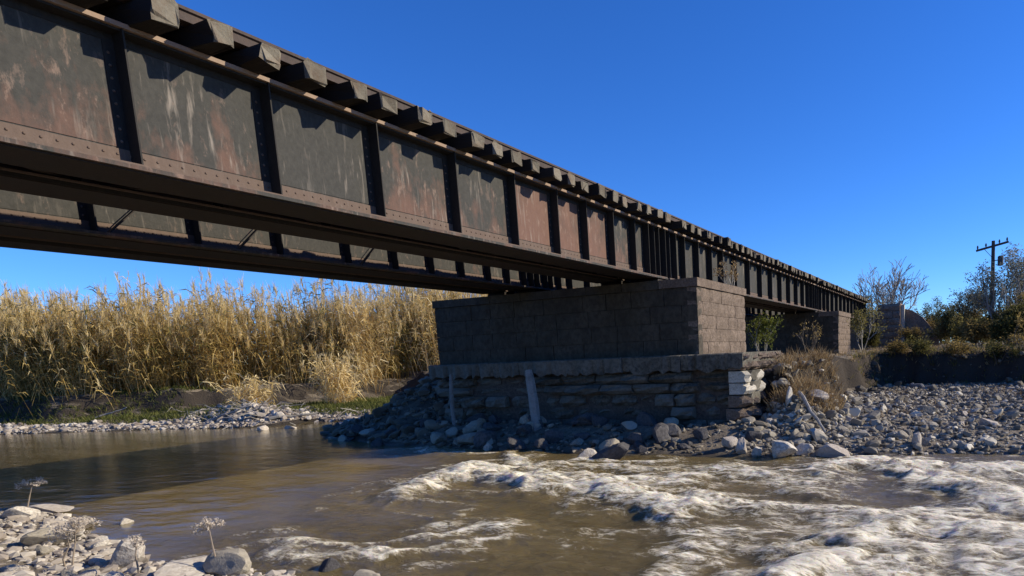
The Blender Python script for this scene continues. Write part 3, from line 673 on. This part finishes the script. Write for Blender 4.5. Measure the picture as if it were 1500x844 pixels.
toe_ok = lambda x, y: (y > 11.55 + .02 * (x + 1) ** 2 * 0) & (y < 13.35) & (rd(x, y) < 2) & (outr(x, y) | (rd(x, y) < .3))
for x, y in scatter(72, (-9.5, 3.0), (11.3, 13.4), toe_ok, 6):
    s_ = random.uniform(.22, .6) * random.choice((1, 1, .75)); k = random.choice(('rock_dark', 'rock_dark', 'rock_grey'))
    place_rock(x, y, s_, s_ * random.uniform(.5, .85), k, ('large' if s_ > .42 else 'small') + (' dark' if k == 'rock_dark' else ' grey') + ' shaded rubble boulder ' + near_lm(x, y, LM_TOE), 'rubble below the plinth', .22)
bar_ok = lambda x, y: outr(x, y) & ((y - 11.5) < 4.6) & (rd(x, y) < 4.2) & (x > 3.0)
for x, y in scatter(72, (2.9, 11.5), (11.9, 17.0), bar_ok, 8):
    s_ = random.uniform(.12, .32) * random.choice((1, 1, .7)); k = random.choice(('rock_grey', 'rock_grey', 'rock_grey', 'rock_white'))
    place_rock(x, y, s_, s_ * random.uniform(.5, .85), k, ('large' if s_ > .22 else 'small') + (' grey' if k == 'rock_grey' else ' pale') + ' gravel bar stone ' + near_lm(x, y, LM_BAR), 'gravel bar stones', .2)
def gravel(name, label, n, xr, yr, ok, smin, smax, mat, seed, sub=1, lo=0.0, hi=1.0):
    rr = np.random.default_rng(seed); P = np.array(scatter(n, xr, yr, ok, seed)); z = height(P[:, 0], P[:, 1])
    sz = smin + (smax - smin) * rr.random(n) ** 3.0
    base = [rock_shape(900 + i, sub, 1.0) for i in range(10)]; nv = len(base[0][0]); F0 = base[0][1]
    BV = np.stack([b[0] for b in base])[rr.integers(0, 10, n)] * np.stack([np.ones(n), rr.uniform(.55, 1.0, n), rr.uniform(.5, 1.0, n)], -1)[:, None]
    a = rr.uniform(0, 6.28, n); c, s_ = np.cos(a), np.sin(a); t = rr.normal(0, .25, n)
    Vx = BV[..., 0] * c[:, None] - BV[..., 1] * s_[:, None]; Vy = BV[..., 0] * s_[:, None] + BV[..., 1] * c[:, None]
    Vz = BV[..., 2] + Vx * t[:, None]
    V = np.stack([Vx, Vy, Vz], -1) * sz[:, None, None]; V[..., 0] += P[:, 0, None]; V[..., 1] += P[:, 1, None]; V[..., 2] += (z - .22 * sz)[:, None]
    F = (F0[None] + (np.arange(n) * nv)[:, None, None]).reshape(-1, 3)
    var = np.repeat(np.clip(lo + (hi - lo) * rr.beta(2, 2.2, n), 0, 1), len(F0))
    me = raw_mesh(name, V.reshape(-1, 3), F.ravel(), np.full(len(F), 3), mat, False, var)
    return tag(link(name, me), label, None, None, 'stuff')
gravel('gravel', 'coarse broken stones strewn over the gravel bar', 5200, (2.6, 20), (11.8, 26.5), lambda x, y: outr(x, y) & ~in_poly(x, y + .2, TERR) & (rd(x, y) < 15), .10, .30, M['gravel'], 29, 2)
gravel('gravel', 'grey river gravel covering the bar behind the rapids', 36000, (2.6, 24), (11.8, 26.5), lambda x, y: outr(x, y) & ~in_poly(x, y + .2, TERR) & (rd(x, y) < 15), .05, .15, M['gravel'], 21, 1, .1, 1)
gravel('gravel', 'dark rubble heaped at the far end of the plinth', 1300, (-11.5, -5.5), (12.2, 17), lambda x, y: outr(x, y) & (height(x, y) > .05) & (y < 16.6), .10, .50, M['gravel'], 22, 2, 0, .45)
gravel('gravel', 'small broken stones between the boulders below the plinth', 900, (-6, 4.6), (11.6, 13.5), lambda x, y: outr(x, y), .06, .24, M['gravel'], 23, 1, 0, .7)
gravel('gravel', 'loose rubble sloping from the plinth end', 1300, (2.65, 5.2), (12.2, 19), lambda x, y: outr(x, y) & (height(x, y) > .2), .06, .36, M['gravel'], 24, 2, .1, 1)
gravel('gravel', 'pale pebbles along the calm far shore', 4200, (-36, -13), (11.5, 21), lambda x, y: outr(x, y) & (rd(x, y) < 1.35 + .8 * sstep(-23, -18, x)), .05, .26, M['gravel_pale'], 25, 1)
gravel('gravel', 'pinkish heap of broken stones below the pale reed clumps', 1100, (-23, -15.6), (14.8, 19.5), lambda x, y: outr(x, y) & (height(x, y) > .22) & (np.hypot((x + 19.2) / 3.3, (y - 17.0) / 1.7) < 1), .08, .40, M['gravel_pale'], 30, 2)
gravel('gravel', 'near shore pebbles between the cobbles', 9000, (-9, 6), (1, 5.2), lambda x, y: (outr(x, y) | (rd(x, y) < .2)) & (rd(x, y) < 2.2), .04, .17, M['gravel_pale'], 26, 1, .15, 1)
gravel('gravel', 'stones scattered below the dark cut bank', 700, (3.5, 20), (22, 27), lambda x, y: outr(x, y) & (seg_dist(x, y, TERR) < 1.4), .08, .4, M['gravel'], 27, 1, 0, .5)

# ------------------------------------------------------------------ plants
def ribbons(B, D, L, W, up, droop, bend=None):
    """N blades of two quads: base, horizontal direction, length, width, initial climb, droop"""
    n = len(B); P = np.stack([-D[:, 1], D[:, 0], np.zeros(n)], 1); V = np.empty((n, 6, 3))
    for k, t in enumerate((0, .5, 1.0)):
        c = B + np.concatenate([D * (L * t)[:, None], (L * (up * t - droop * t * t))[:, None]], 1)
        wv = P * (W * (.75, 1.0, .12)[k])[:, None] * .5
        if bend is not None: wv = wv + np.array([0, 0, 1.0]) * (W * bend * (.75, 1, .12)[k])[:, None] * .5
        V[:, 2 * k] = c - wv; V[:, 2 * k + 1] = c + wv
    i = (np.arange(n) * 6)[:, None]
    F = np.concatenate([i + np.array([[0, 1, 3, 2]]), i + np.array([[2, 3, 5, 4]])], 1).reshape(-1, 4)
    return V.reshape(-1, 3), F
def stalks(B, T, r0, r1, bow):
    n = len(B); V = np.empty((n, 4, 3, 3)); a = np.arange(3) * 2.094
    for k, t in enumerate((0, .4, .75, 1.0)):
        c = B + (T - B) * t + bow * (t * (1 - t))[..., None] if False else B + (T - B) * t + bow * (t * (1 - t))
        r = r0 + (r1 - r0) * t
        V[:, k] = c[:, None] + np.stack([np.cos(a), np.sin(a), 0 * a], -1)[None] * r[:, None, None]
    i = (np.arange(n) * 12)[:, None, None]
    q = np.array([[k * 3 + j, k * 3 + (j + 1) % 3, k * 3 + 3 + (j + 1) % 3, k * 3 + 3 + j] for k in range(3) for j in range(3)])
    return V.reshape(-1, 3), (i + q[None]).reshape(-1, 4)
def reeds(name, label, P, hts, seed, vbase, nl=16, plume=.8, kind='stuff', cat=None, lean=.12, lw=.037, outd=None):
    rr = np.random.default_rng(seed); n = len(P); z = height(P[:, 0], P[:, 1]) - .05
    B = np.c_[P, z]; a = rr.uniform(0, 6.28, n); ln = np.abs(rr.normal(0, lean, n)) * hts
    if outd is not None: a = np.arctan2(outd[:, 1], outd[:, 0]) + rr.normal(0, .5, n); ln = hts * np.clip(.26 * np.hypot(outd[:, 0], outd[:, 1]) + rr.normal(0, .06, n), 0, .5)
    T = B + np.stack([np.cos(a) * ln, np.sin(a) * ln, hts], 1); bow = np.stack([np.cos(a), np.sin(a), 0 * a], 1) * (-.25 * ln)[:, None]
    mb = MB(); V, F = stalks(B, T, np.full(n, .013), np.full(n, .005), bow); mb.add(V, F, np.repeat(np.clip(vbase + .1 + rr.normal(0, .08, n), 0, 1), 9))
    t = rr.random((n, nl)) ** .75 * .9 + .1; idx = np.repeat(np.arange(n), nl); tt = t.ravel()
    LB = B[idx] + (T - B)[idx] * tt[:, None] + bow[idx] * (tt * (1 - tt))[:, None]
    m = len(idx); la = rr.uniform(0, 6.28, m); L = rr.uniform(.45, 1.05, m) * (1.05 - .30 * tt)
    V, F = ribbons(LB, np.stack([np.cos(la), np.sin(la)], 1) * rr.uniform(.45, .9, m)[:, None], L, lw * rr.uniform(.7, 1.4, m), rr.uniform(.5, 1.2, m), rr.uniform(.5, 1.7, m), rr.uniform(-1, 1, m))
    lv = np.clip(vbase[idx] + rr.normal(0, .16, m) - .12 * (rr.random(m) < .25), 0, 1); mb.add(V, F, np.repeat(lv, 2))
    ps = np.where(rr.random(n) < plume)[0]
    if len(ps):
        k = 26; idx = np.repeat(ps, k); m = len(idx); off = rr.uniform(-.42, .02, m); la = rr.uniform(0, 6.28, m)
        LB = T[idx] + np.stack([0 * off, 0 * off, off], 1)
        V, F = ribbons(LB, np.stack([np.cos(la), np.sin(la)], 1) * .35, rr.uniform(.16, .46, m), rr.uniform(.02, .04, m), rr.uniform(.8, 1.6, m), rr.uniform(.0, .7, m), rr.uniform(-1, 1, m))
        mb.add(V, F, np.repeat(np.clip(.80 + rr.normal(0, .12, m), 0, 1), 2))
    o = mb.build(name, M['reed']); return tag(o, label, cat, None, kind)
rr = np.random.default_rng(77)
RL = np.array(REEDLINE); sl = np.linalg.norm(np.diff(RL, axis=0), axis=1); cum = np.concatenate([[0], np.cumsum(sl)])
def along(s_):
    k = np.clip(np.searchsorted(cum, s_) - 1, 0, len(sl) - 1); t = (s_ - cum[k]) / sl[k]; return RL[k] + (RL[k + 1] - RL[k]) * t[:, None]
N = 6400
nrm = np.array([-.72, .69]); NC = 230
uc = rr.uniform(cum[1] - 6, cum[-1], NC); oc = rr.random(NC) ** 1.3 * 6.5 + .55
cc = along(uc) + nrm * oc[:, None] + rr.normal(0, .3, (NC, 2))
hc = 4.0 + .85 * fbm(cc[:, 0] * .35, cc[:, 1] * .35, 15, 3) + rr.normal(0, .55, NC) + .12 * np.clip(oc, 0, 4)
ci = rr.integers(0, NC, N); dc = rr.normal(0, .42, (N, 2)); P = cc[ci] + dc
off = oc[ci]
hts = hc[ci] * rr.uniform(.62, 1.05, N) * np.clip(1.04 - .22 * np.hypot(dc[:, 0], dc[:, 1]), .4, 1.04) + .5 * (rr.random(N) < .05)
vc = .70 + .22 * fbm(cc[:, 0] * .4, cc[:, 1] * .4, 25, 3) + rr.normal(0, .09, NC) - .30 * (rr.random(NC) < .16)
vb = np.clip(vc[ci] - .26 * (rr.random(N) < .15) - .12 * sstep(-25, -31, P[:, 0]), .05, .95)
REED_OUT = dc
reeds('reed_bed', 'tall dry golden reed bed lining the far shore under the bridge', P, np.clip(hts, 1.0, 6.6), 78, vb, outd=dc - nrm * (.9 * np.clip(1.6 - off, 0, 1))[:, None])
for (cx_, cy_, n, hh_, lb) in ((-20.6, 18.1, 40, 1.5, 'pale broken reed clump drooping at the foot of the reed bed, near gravel'), (-18.4, 20.6, 55, 2.3, 'pale shaggy leaning reed clump before the reed bed, closest to the pier')):
    P = np.array([cx_, cy_]) + rr.normal(0, .28, (n, 2))
    reeds('reed_clump', lb, P, rr.uniform(.5, 1, n) * hh_, 80 + n, np.full(n, .88), 12, .3, None, 'reeds', .5, .045)
def grass(name, label, n, xr, yr, ok, h, mat, seed, var=(0, 1), w_=.014):
    rr = np.random.default_rng(seed); P = np.array(scatter(n, xr, yr, ok, seed)); z = height(P[:, 0], P[:, 1]) - .02
    idx = np.repeat(np.arange(n), 4); m = len(idx); la = rr.uniform(0, 6.28, m)
    B = np.c_[P[idx] + rr.normal(0, .04, (m, 2)), z[idx]]
    V, F = ribbons(B, np.stack([np.cos(la), np.sin(la)], 1) * .5, h * rr.uniform(.5, 1.3, m), w_ * rr.uniform(.7, 1.5, m), rr.uniform(.7, 1.3, m), rr.uniform(.1, .7, m), rr.uniform(-1, 1, m))
    mb = MB(); mb.add(V, F, np.repeat(np.clip(var[0] + (var[1] - var[0]) * rr.random(m), 0, 1), 2)); return tag(mb.build(name, mat), label, None, None, 'stuff')
gl = lambda x, y: outr(x, y) & (rd(x, y) > 1.3) & (rd(x, y) < 6.5) & (fbm(x * .5, y * .5, 44, 3) > -.12)
grass('grass', 'short green grass between the pale shore and the reeds', 7000, (-34, -13), (12.5, 24), gl, .22, M['grass'], 31, w_=.03)
grass('grass', 'bright green grass patch beside the dark rock heap', 3500, (-20, -12.5), (18.2, 25), lambda x, y: outr(x, y), .22, M['grass'], 32, (.35, 1), w_=.03)
grass('dry_grass', 'straw coloured grass on the rubble beside the plinth', 1500, (2.75, 4.6), (14.3, 20), lambda x, y: (height(x, y) > .55), .38, M['strawgrass'], 33, w_=.02)
grass('dry_grass', 'dry grass on the terrace before the distant abutment', 2200, (-8, 20), (20, 48), lambda x, y: in_poly(x, y, TERR) & (seg_dist(x, y, TERR) > .15) & (fbm(x * .4, y * .4, 47, 3) > .05), .20, M['strawgrass'], 34, w_=.03)
grass('dry_grass', 'sunlit yellow grass along the top of the cut bank', 3800, (3, 22), (24, 36), lambda x, y: in_poly(x, y, TERR) & (seg_dist(x, y, TERR) < 5.5) & (seg_dist(x, y, TERR) > .35), .20, M['strawgrass'], 38, (.3, 1), w_=.03)
grass('dry_grass', 'thin dry weeds poking through the gravel bar', 500, (3, 18), (12.5, 25), lambda x, y: outr(x, y) & ~in_poly(x, y, TERR) & (fbm(x * .8, y * .8, 49, 3) > .2), .22, M['strawgrass'], 35)
grass('grass', 'olive weeds along the lip of the dark cut bank', 700, (3, 22), (24, 30), lambda x, y: in_poly(x, y, TERR) & (seg_dist(x, y, TERR) < 1.0), .26, M['olive'], 36, (.3, 1), w_=.03)

def leaf_cloud(mb, C, rad, nper, size, rr, var, flat=1.0):
    n = len(C) * nper; idx = np.repeat(np.arange(len(C)), nper); rad = np.broadcast_to(rad, len(C))
    d = rr.normal(size=(n, 3)); d /= np.linalg.norm(d, axis=1)[:, None]; P = C[idx] + d * (rad[idx] * rr.random(n) ** .45)[:, None] * np.array([1, 1, flat])
    t = rr.normal(size=(n, 3)); t[:, 2] *= .7; t /= np.linalg.norm(t, axis=1)[:, None]; b = np.cross(t, rr.normal(size=(n, 3))); b /= np.linalg.norm(b, axis=1)[:, None]
    L = size * rr.uniform(.6, 1.5, n); Wd = L * .32
    V = np.stack([P - t * L[:, None] * .5, P + b * Wd[:, None] * .5, P + t * L[:, None] * .5, P - b * Wd[:, None] * .5], 1)
    F = (np.arange(n) * 4)[:, None] + np.arange(4)[None]
    mb.add(V.reshape(-1, 3), F, np.clip(np.broadcast_to(var, len(C))[idx] + rr.normal(0, .15, n), 0, 1))
def branches(rr, base, d, L, r, lev, mb, tips, spread, up, nseg=4, kids=(3, 5), minr=.006):
    pts = [np.array(base, float)]; d = np.array(d, float)
    for i in range(nseg):
        d = d + rr.normal(0, .13, 3) + np.array([0, 0, up * .12]); d /= np.linalg.norm(d); pts.append(pts[-1] + d * L / nseg)
    mb.tube(pts, np.linspace(r, max(r * .55, minr), nseg + 1), 5 if r > .03 else 3, rr.uniform(.2, 1))
    if lev == 0: tips.append(pts[-1]); tips.append(pts[nseg // 2 + 1]); return
    for k in range(rr.integers(*kids)):
        t = rr.uniform(.35, 1.0); i = min(int(t * nseg), nseg - 1); p = pts[i] + (pts[i + 1] - pts[i]) * (t * nseg - i)
        a = rr.normal(size=3); a -= d * (a @ d); a /= np.linalg.norm(a)
        nd = d * math.cos(spread) + a * math.sin(spread) * rr.uniform(.6, 1.2); nd[2] += up * .2
        branches(rr, p, nd / np.linalg.norm(nd), L * rr.uniform(.5, .75), max(r * .5, minr), lev - 1, mb, tips, spread, up, nseg, kids, minr)
def plant(name, cat, label, x, y, h, mat, seed, stems=5, lev=2, spread=.5, lean=.35, r=.03, nper=26, crad=.3, leaf=.12, bark='darkbark', up=.4, z=None, var=.5, group=None, minr=.006, kids=(3, 5), full=1.0):
    rr = np.random.default_rng(seed); z = float(height(x, y)) - .05 if z is None else z
    root = empty(name, (x, y, z)); tag(root, label, cat, group)
    tb = MB(); tips = []
    f = .58 if lev == 1 else (.50 if lev == 2 else .42)
    for k in range(stems):
        a = 6.283 * (k + rr.random()) / stems; q_ = lean * rr.uniform(.3, 1.2)
        branches(rr, (math.cos(a) * .08 * (stems > 1), math.sin(a) * .08 * (stems > 1), 0), (math.cos(a) * q_, math.sin(a) * q_, 1), h * f * rr.uniform(.75, 1.1), r, lev, tb, tips, spread, up, 4, kids, minr)
    st = tb.build('trunk' if stems == 1 else 'stems', M[bark], root)
    if stems > 1: st['kind'] = 'stuff'
    if mat:
        T = np.array(tips); T = T[T[:, 2] > .05]; T[:, 2] = np.minimum(T[:, 2], h)
        if full > 1:
            T = np.concatenate([T] + [T[rr.permutation(len(T))[:int(len(T) * (full - 1))]] * np.array([.85, .85, .75])])
        lb = MB(); leaf_cloud(lb, T, crad * rr.uniform(.6, 1.3, len(T)), nper, leaf, rr, np.clip(var + rr.normal(0, .18, len(T)), 0, 1))
        fo_ = lb.build('foliage', M[mat], root); fo_['kind'] = 'stuff'
    return root
# behind the abutment and along the terrace
plant('bare_tree', 'tree', 'leafless grey tree with fine twigs rising behind the bridge abutment', -.3, 60, 9.6, None, 3, 5, 4, .55, .62, .15, bark='bark', minr=.020, up=.35, kids=(3, 5))
plant('willow_tree', 'tree', 'tall feathery grey green tree at the frame edge behind the power pole', 8.9, 40, 5.6, 'greygreen', 4, 5, 3, .45, .5, .10, 16, .45, .14, 'bark', .5, var=.6, minr=.012)
plant('willow_tree', 'tree', 'smaller dark leafy tree standing directly behind the power pole', 7.3, 47.5, 4.6, 'greygreen', 5, 4, 3, .5, .4, .09, 15, .42, .15, 'darkbark', .5, var=.25, minr=.012)
plant('dead_shrub', 'shrub', 'pale bare branched shrub among the olive bushes near the frame edge', 9.0, 35.0, 3.4, 'greygreen', 6, 7, 2, .35, .35, .04, 3, .3, .1, 'bark', .6, var=.8, minr=.012)
SH = [(3.4, 51.5, 4.2, 'olive', 'dark olive bush crowding the sloping end of the wing wall', .35), (4.6, 50, 3.2, 'ochre', 'ochre brown bush beside the wing wall end', .5),
      (5.5, 48.5, 3.0, 'olive', 'olive green bush second from the wing wall', .55), (6.3, 47, 2.7, 'ochre', 'rusty brown low bush midway between wing wall and pole', .4),
      (7.0, 45, 2.7, 'olive', 'green bush just before the foot of the power pole', .7), (8.7, 40, 2.6, 'olive', 'broad olive bush under the feathery tree', .45),
      (9.4, 33, 2.5, 'ochre', 'large ochre and olive bush on the cut bank at the frame edge', .4), (8.6, 30.5, 1.9, 'olive', 'dark low bush overhanging the cut bank near the frame edge', .3),
      (10.6, 31, 2.6, 'olive', 'tall dense olive bush half out of the frame above the cut bank', .45), (7.4, 38, 1.9, 'ochre', 'low brown bush on the terrace behind the cut bank', .45),
      (11.4, 37, 3.4, 'ochre', 'tall ochre bush behind the frame edge bushes', .5), (-.1, 51.2, 4.4, 'olive', 'dark bush rising behind the abutment where the bridge ends', .25), (12.5, 44, 3.6, 'olive', 'far olive bush partly outside the frame', .5)]
for i, (x, y, h, mt, lb, vv) in enumerate(SH):
    if i == 11: x, y, h = -.3, 54.5, 4.2
    if i == 0: x, y, h = 4.9, 53, 4.0
    if i == 1: x, y, h = 5.3, 50.5, 2.9
    if i == 2: x = 6.1
    plant('bush', 'bush', lb, x, y, h, mt, 50 + i, 6, 2, .6, .55, .03, 30, .34, .13, 'darkbark', .2, var=vv, full=1.5, group='bushes on the terrace')
plant('bush', 'bush', 'yellow green bush under the bridge just behind the first pier', .1, 23.0, 1.65, 'lime', 71, 4, 2, .45, .3, .02, 15, .20, .10, 'bark', .3, var=.45, full=1.1)
plant('bush', 'bush', 'dull green shrub at the sunny end of the second pier', 2.75, 29.2, 2.5, 'olive', 72, 4, 2, .5, .35, .03, 14, .25, .10, 'bark', .5, var=.7)
plant('dead_shrub', 'shrub', 'twiggy leafless shrub standing between the two stone piers', 1.6, 24.0, 1.8, 'ochre', 73, 3, 2, .45, .35, .018, 2, .2, .08, 'darkbark', .5, var=.7, minr=.008)
plant('bush', 'bush', 'dark bush hanging over the sloping shoulder of the wing wall', 3.9, 51.6, 3.4, 'olive', 91, 6, 2, .6, .5, .03, 26, .32, .13, 'darkbark', .2, var=.4, full=1.4, group='bushes on the terrace')
plant('bush', 'bush', 'straggly scrub growing before the wing wall', 3.6, 47.8, 1.7, 'ochre', 93, 5, 2, .6, .5, .03, 20, .28, .12, 'darkbark', .2, var=.45, full=1.2, group='bushes on the terrace')
plant('bush', 'bush', 'green crown of scrub showing above the abutment block', 1.2, 53.5, 4.0, 'olive', 94, 5, 2, .6, .5, .03, 24, .3, .13, 'darkbark', .2, var=.5, full=1.3, group='bushes on the terrace')
plant('bush', 'bush', 'low dark scrub at the foot of the abutment block below the last girder', .6, 47.3, 1.7, 'olive', 92, 6, 2, .6, .5, .03, 26, .30, .13, 'darkbark', .2, var=.35, full=1.4, group='bushes on the terrace')
plant('bush', 'bush', 'small dark weed clump on the lip of the cut bank, beside the rubble slope end', 5.2, 26.9, 0.7, 'olive', 95, 5, 1, .6, .8, .02, 26, .24, .10, 'darkbark', .1, var=.45, full=1.4, group='bushes on the cut bank lip')
plant('bush', 'bush', 'knee high bush on the lip of the cut bank above the bleached log', 6.6, 26.6, 0.9, 'ochre', 96, 5, 1, .6, .8, .02, 26, .24, .10, 'darkbark', .1, var=.45, full=1.4, group='bushes on the cut bank lip')
plant('bush', 'bush', 'dark bush hanging over the cut bank, taller than its neighbour by the log', 7.9, 26.4, 1.1, 'olive', 97, 5, 1, .6, .8, .02, 26, .24, .10, 'darkbark', .1, var=.45, full=1.4, group='bushes on the cut bank lip')
plant('bush', 'bush', 'tallest bush rooted on the lip of the cut bank', 8.8, 26.3, 1.5, 'ochre', 98, 5, 1, .6, .8, .02, 26, .24, .10, 'darkbark', .1, var=.45, full=1.4, group='bushes on the cut bank lip')
plant('bush', 'bush', 'bush drooping over the cut bank at the very frame edge', 9.7, 26.2, 1.3, 'olive', 99, 5, 1, .6, .8, .02, 26, .24, .10, 'darkbark', .1, var=.45, full=1.4, group='bushes on the cut bank lip')
plant('bush', 'bush', 'tiny olive tuft at the corner where the cut bank begins', 4.3, 27.2, 0.5, 'ochre', 100, 5, 1, .6, .8, .02, 26, .24, .10, 'darkbark', .1, var=.45, full=1.4, group='bushes on the cut bank lip')
plant('weed', 'plant', 'dry weed growing on the outer top corner of the first pier', 1.1, 16.9, .75, 'strawgrass', 77, 6, 1, .4, .4, .01, 8, .1, .08, 'bark', .5, z=3.65, minr=.004)
# distant tree line so the horizon does not lie bare
rr = np.random.default_rng(5)
C = []; vv = []
for k in range(420):
    x = rr.uniform(-420, 420); y = 190 + .1 * abs(x) + rr.uniform(0, 40); hh_ = rr.uniform(3, 8.5)
    for j in range(6): C.append((x + rr.normal(0, 2.5), y + rr.normal(0, 2), 1.5 + hh_ * rr.random())); vv.append(rr.random())
mb_ = MB(); leaf_cloud(mb_, np.array(C), 2.2, 16, 1.5, rr, np.array(vv)); tag(mb_.build('treeline', M['olive']), 'low dark tree line on the far horizon', None, None, 'stuff')

# ------------------------------------------------------------------ utility pole
up = empty('utility_pole', (8.2, 46, float(height(8.2, 46)) - .1)); tag(up, 'dark wooden power pole with crossarm standing among the terrace bushes', 'utility pole')
m = MB(); m.tube([(0, 0, 0), (.02, 0, 3), (0, 0, 6.5)], [.15, .13, .10], 8); m.ng = [list(range(16, 24))]; m.build('pole', M['polewood'], up)
m = MB(); m.bar((-.95, -.3, 5.95), (.85, .35, 6.4), .11, .13); m.build('crossarm', M['polewood'], up)
m = MB(); m.bar((-.5, -.2, 6.02), (-.02, -.12, 5.45), .05, .02); m.build('arm_brace', M['iron'], up)
m = MB(); m.tube([(.42, -.18, 4.95), (.42, -.18, 5.0), (.42, -.18, 5.5), (.42, -.18, 5.55)], [.12, .17, .17, .1], 10); m.ng = [list(range(10))[::-1], list(range(30, 40))]; m.build('transformer', M['iron'], up)
m = MB(); m.bar((.02, -.05, 5.3), (.35, -.16, 5.3), .05, .05); m.build('transformer_bracket', M['iron'], up)
for t in (.04, .3, .72, .96):
    m = MB(); m.tube([(0, 0, 0), (0, 0, .08), (0, 0, .16), (0, 0, .22)], [.025, .06, .05, .03], 7); m.build('insulator', M['iron'], up, (-.95 + 1.8 * t, -.3 + .65 * t, 6.02 + .45 * t))

# ------------------------------------------------------------------ driftwood and dried umbels
def log(label, a, b, r, cat='driftwood', name='driftwood_log'):
    rr = np.random.default_rng(int(abs(a[0]) * 100)); a = np.array(a); b = np.array(b); k = 7
    pts = [a + (b - a) * t + rr.normal(0, r * .5, 3) for t in np.linspace(0, 1, k)]
    m = MB(); m.tube(pts, np.linspace(r, r * .5, k) * rr.uniform(.85, 1.15, k), 7); m.ng = [list(range(7))[::-1], list(range(k * 7 - 7, k * 7))]
    tag(m.build(name, M['post']), label, cat)
hz = lambda x, y, d=.05: (x, y, float(height(x, y)) + d)
log('pale bleached log lying across the gravel below the cut bank', hz(5.05, 24.6, .12), hz(6.1, 23.6, .06), .10)
log('grey branch lying across the rubble slope under the straw grass', hz(3.5, 14.3, .2), hz(4.35, 12.9, .12), .05)
log('thin curved branch on the pale shore pebbles below the reeds', hz(-19.6, 15.6, .08), hz(-18.2, 16.4, .3), .05)
log('short grey stick lying on the grass of the far shore', hz(-25.6, 14.9, .1), hz(-24.7, 15.6, .5), .04)
log('driftwood snag lying on the pebbles beside the green grass patch', hz(-16.9, 16.2, .1), hz(-16.0, 17.5, .25), .07)
rr = np.random.default_rng(55); mb_ = MB()
for k in range(90):
    x, y = -19.2 + rr.normal(0, 2.0), 17.0 + rr.normal(0, .8); z = float(height(x, y)); a_ = rr.uniform(0, 6.28); L_ = rr.uniform(.3, 1.1)
    mb_.tube([(x, y, z + .05), (x + math.cos(a_) * L_ * .5, y + math.sin(a_) * L_ * .5, z + rr.uniform(.05, .3)), (x + math.cos(a_) * L_, y + math.sin(a_) * L_, z + rr.uniform(.0, .35))], [.022, .018, .01], 4, rr.uniform(0, 1))
tag(mb_.build('debris', M['bark']), 'tangle of grey flood sticks over the stone heap on the far shore', None, None, 'stuff')
def umbel(label, bx, by, hx, hy, top, wid, seed, dens=1.0):
    rr = np.random.default_rng(seed); z0 = float(height(bx, by)) - .03; root = empty('dried_umbel', (bx, by, z0)); tag(root, label, 'dried plant', 'dried umbel plants on the near shore')
    tp = np.array([hx - bx, hy - by, top - z0]); m = MB(); hub = tp - np.array([0, 0, wid * .32])
    m.tube([(0, 0, 0), hub * .35 + rr.normal(0, .015, 3), hub * .7 + rr.normal(0, .015, 3), hub], [.010, .009, .007, .006], 5, .2); m.build('stem', M['umbel'], root)
    h = MB(); C = []
    for k in range(int(22 * dens)):
        a = rr.uniform(0, 6.28); rad = wid / 2 * math.sqrt(rr.random()); e = tp + np.array([math.cos(a) * rad, math.sin(a) * rad, -.22 * wid * (rad / (wid / 2)) ** 2 + rr.normal(0, .026)])
        h.tube([hub, hub + (e - hub) * .55 + np.array([0, 0, .01]), e], [.0035, .003, .0025], 3, .3); C.append(e)
    leaf_cloud(h, np.array(C), .036, 24, .024, rr, .85, .9)
    hd = h.build('flower_head', M['umbel'], root); hd['kind'] = 'stuff'
umbel('tallest dried umbel leaning over the flat white slab in the shallows', -5.38, 4.6, -5.33, 4.73, .60, .33, 1)
umbel('wide brown dried umbel head among the pinkish cobbles', -1.16, 3.30, -1.13, 3.36, .60, .40, 2, 1.5)
umbel('ragged dried umbel standing alone against open water by the grey boulder', .39, 3.78, .36, 3.73, .60, .24, 3)
umbel('short dried umbel before the large white boulder', -.27, 3.42, -.26, 3.44, .46, .10, 4, .6)
umbel('small dried umbel beside the wide brown one', -1.40, 3.35, -1.33, 3.38, .50, .22, 5)
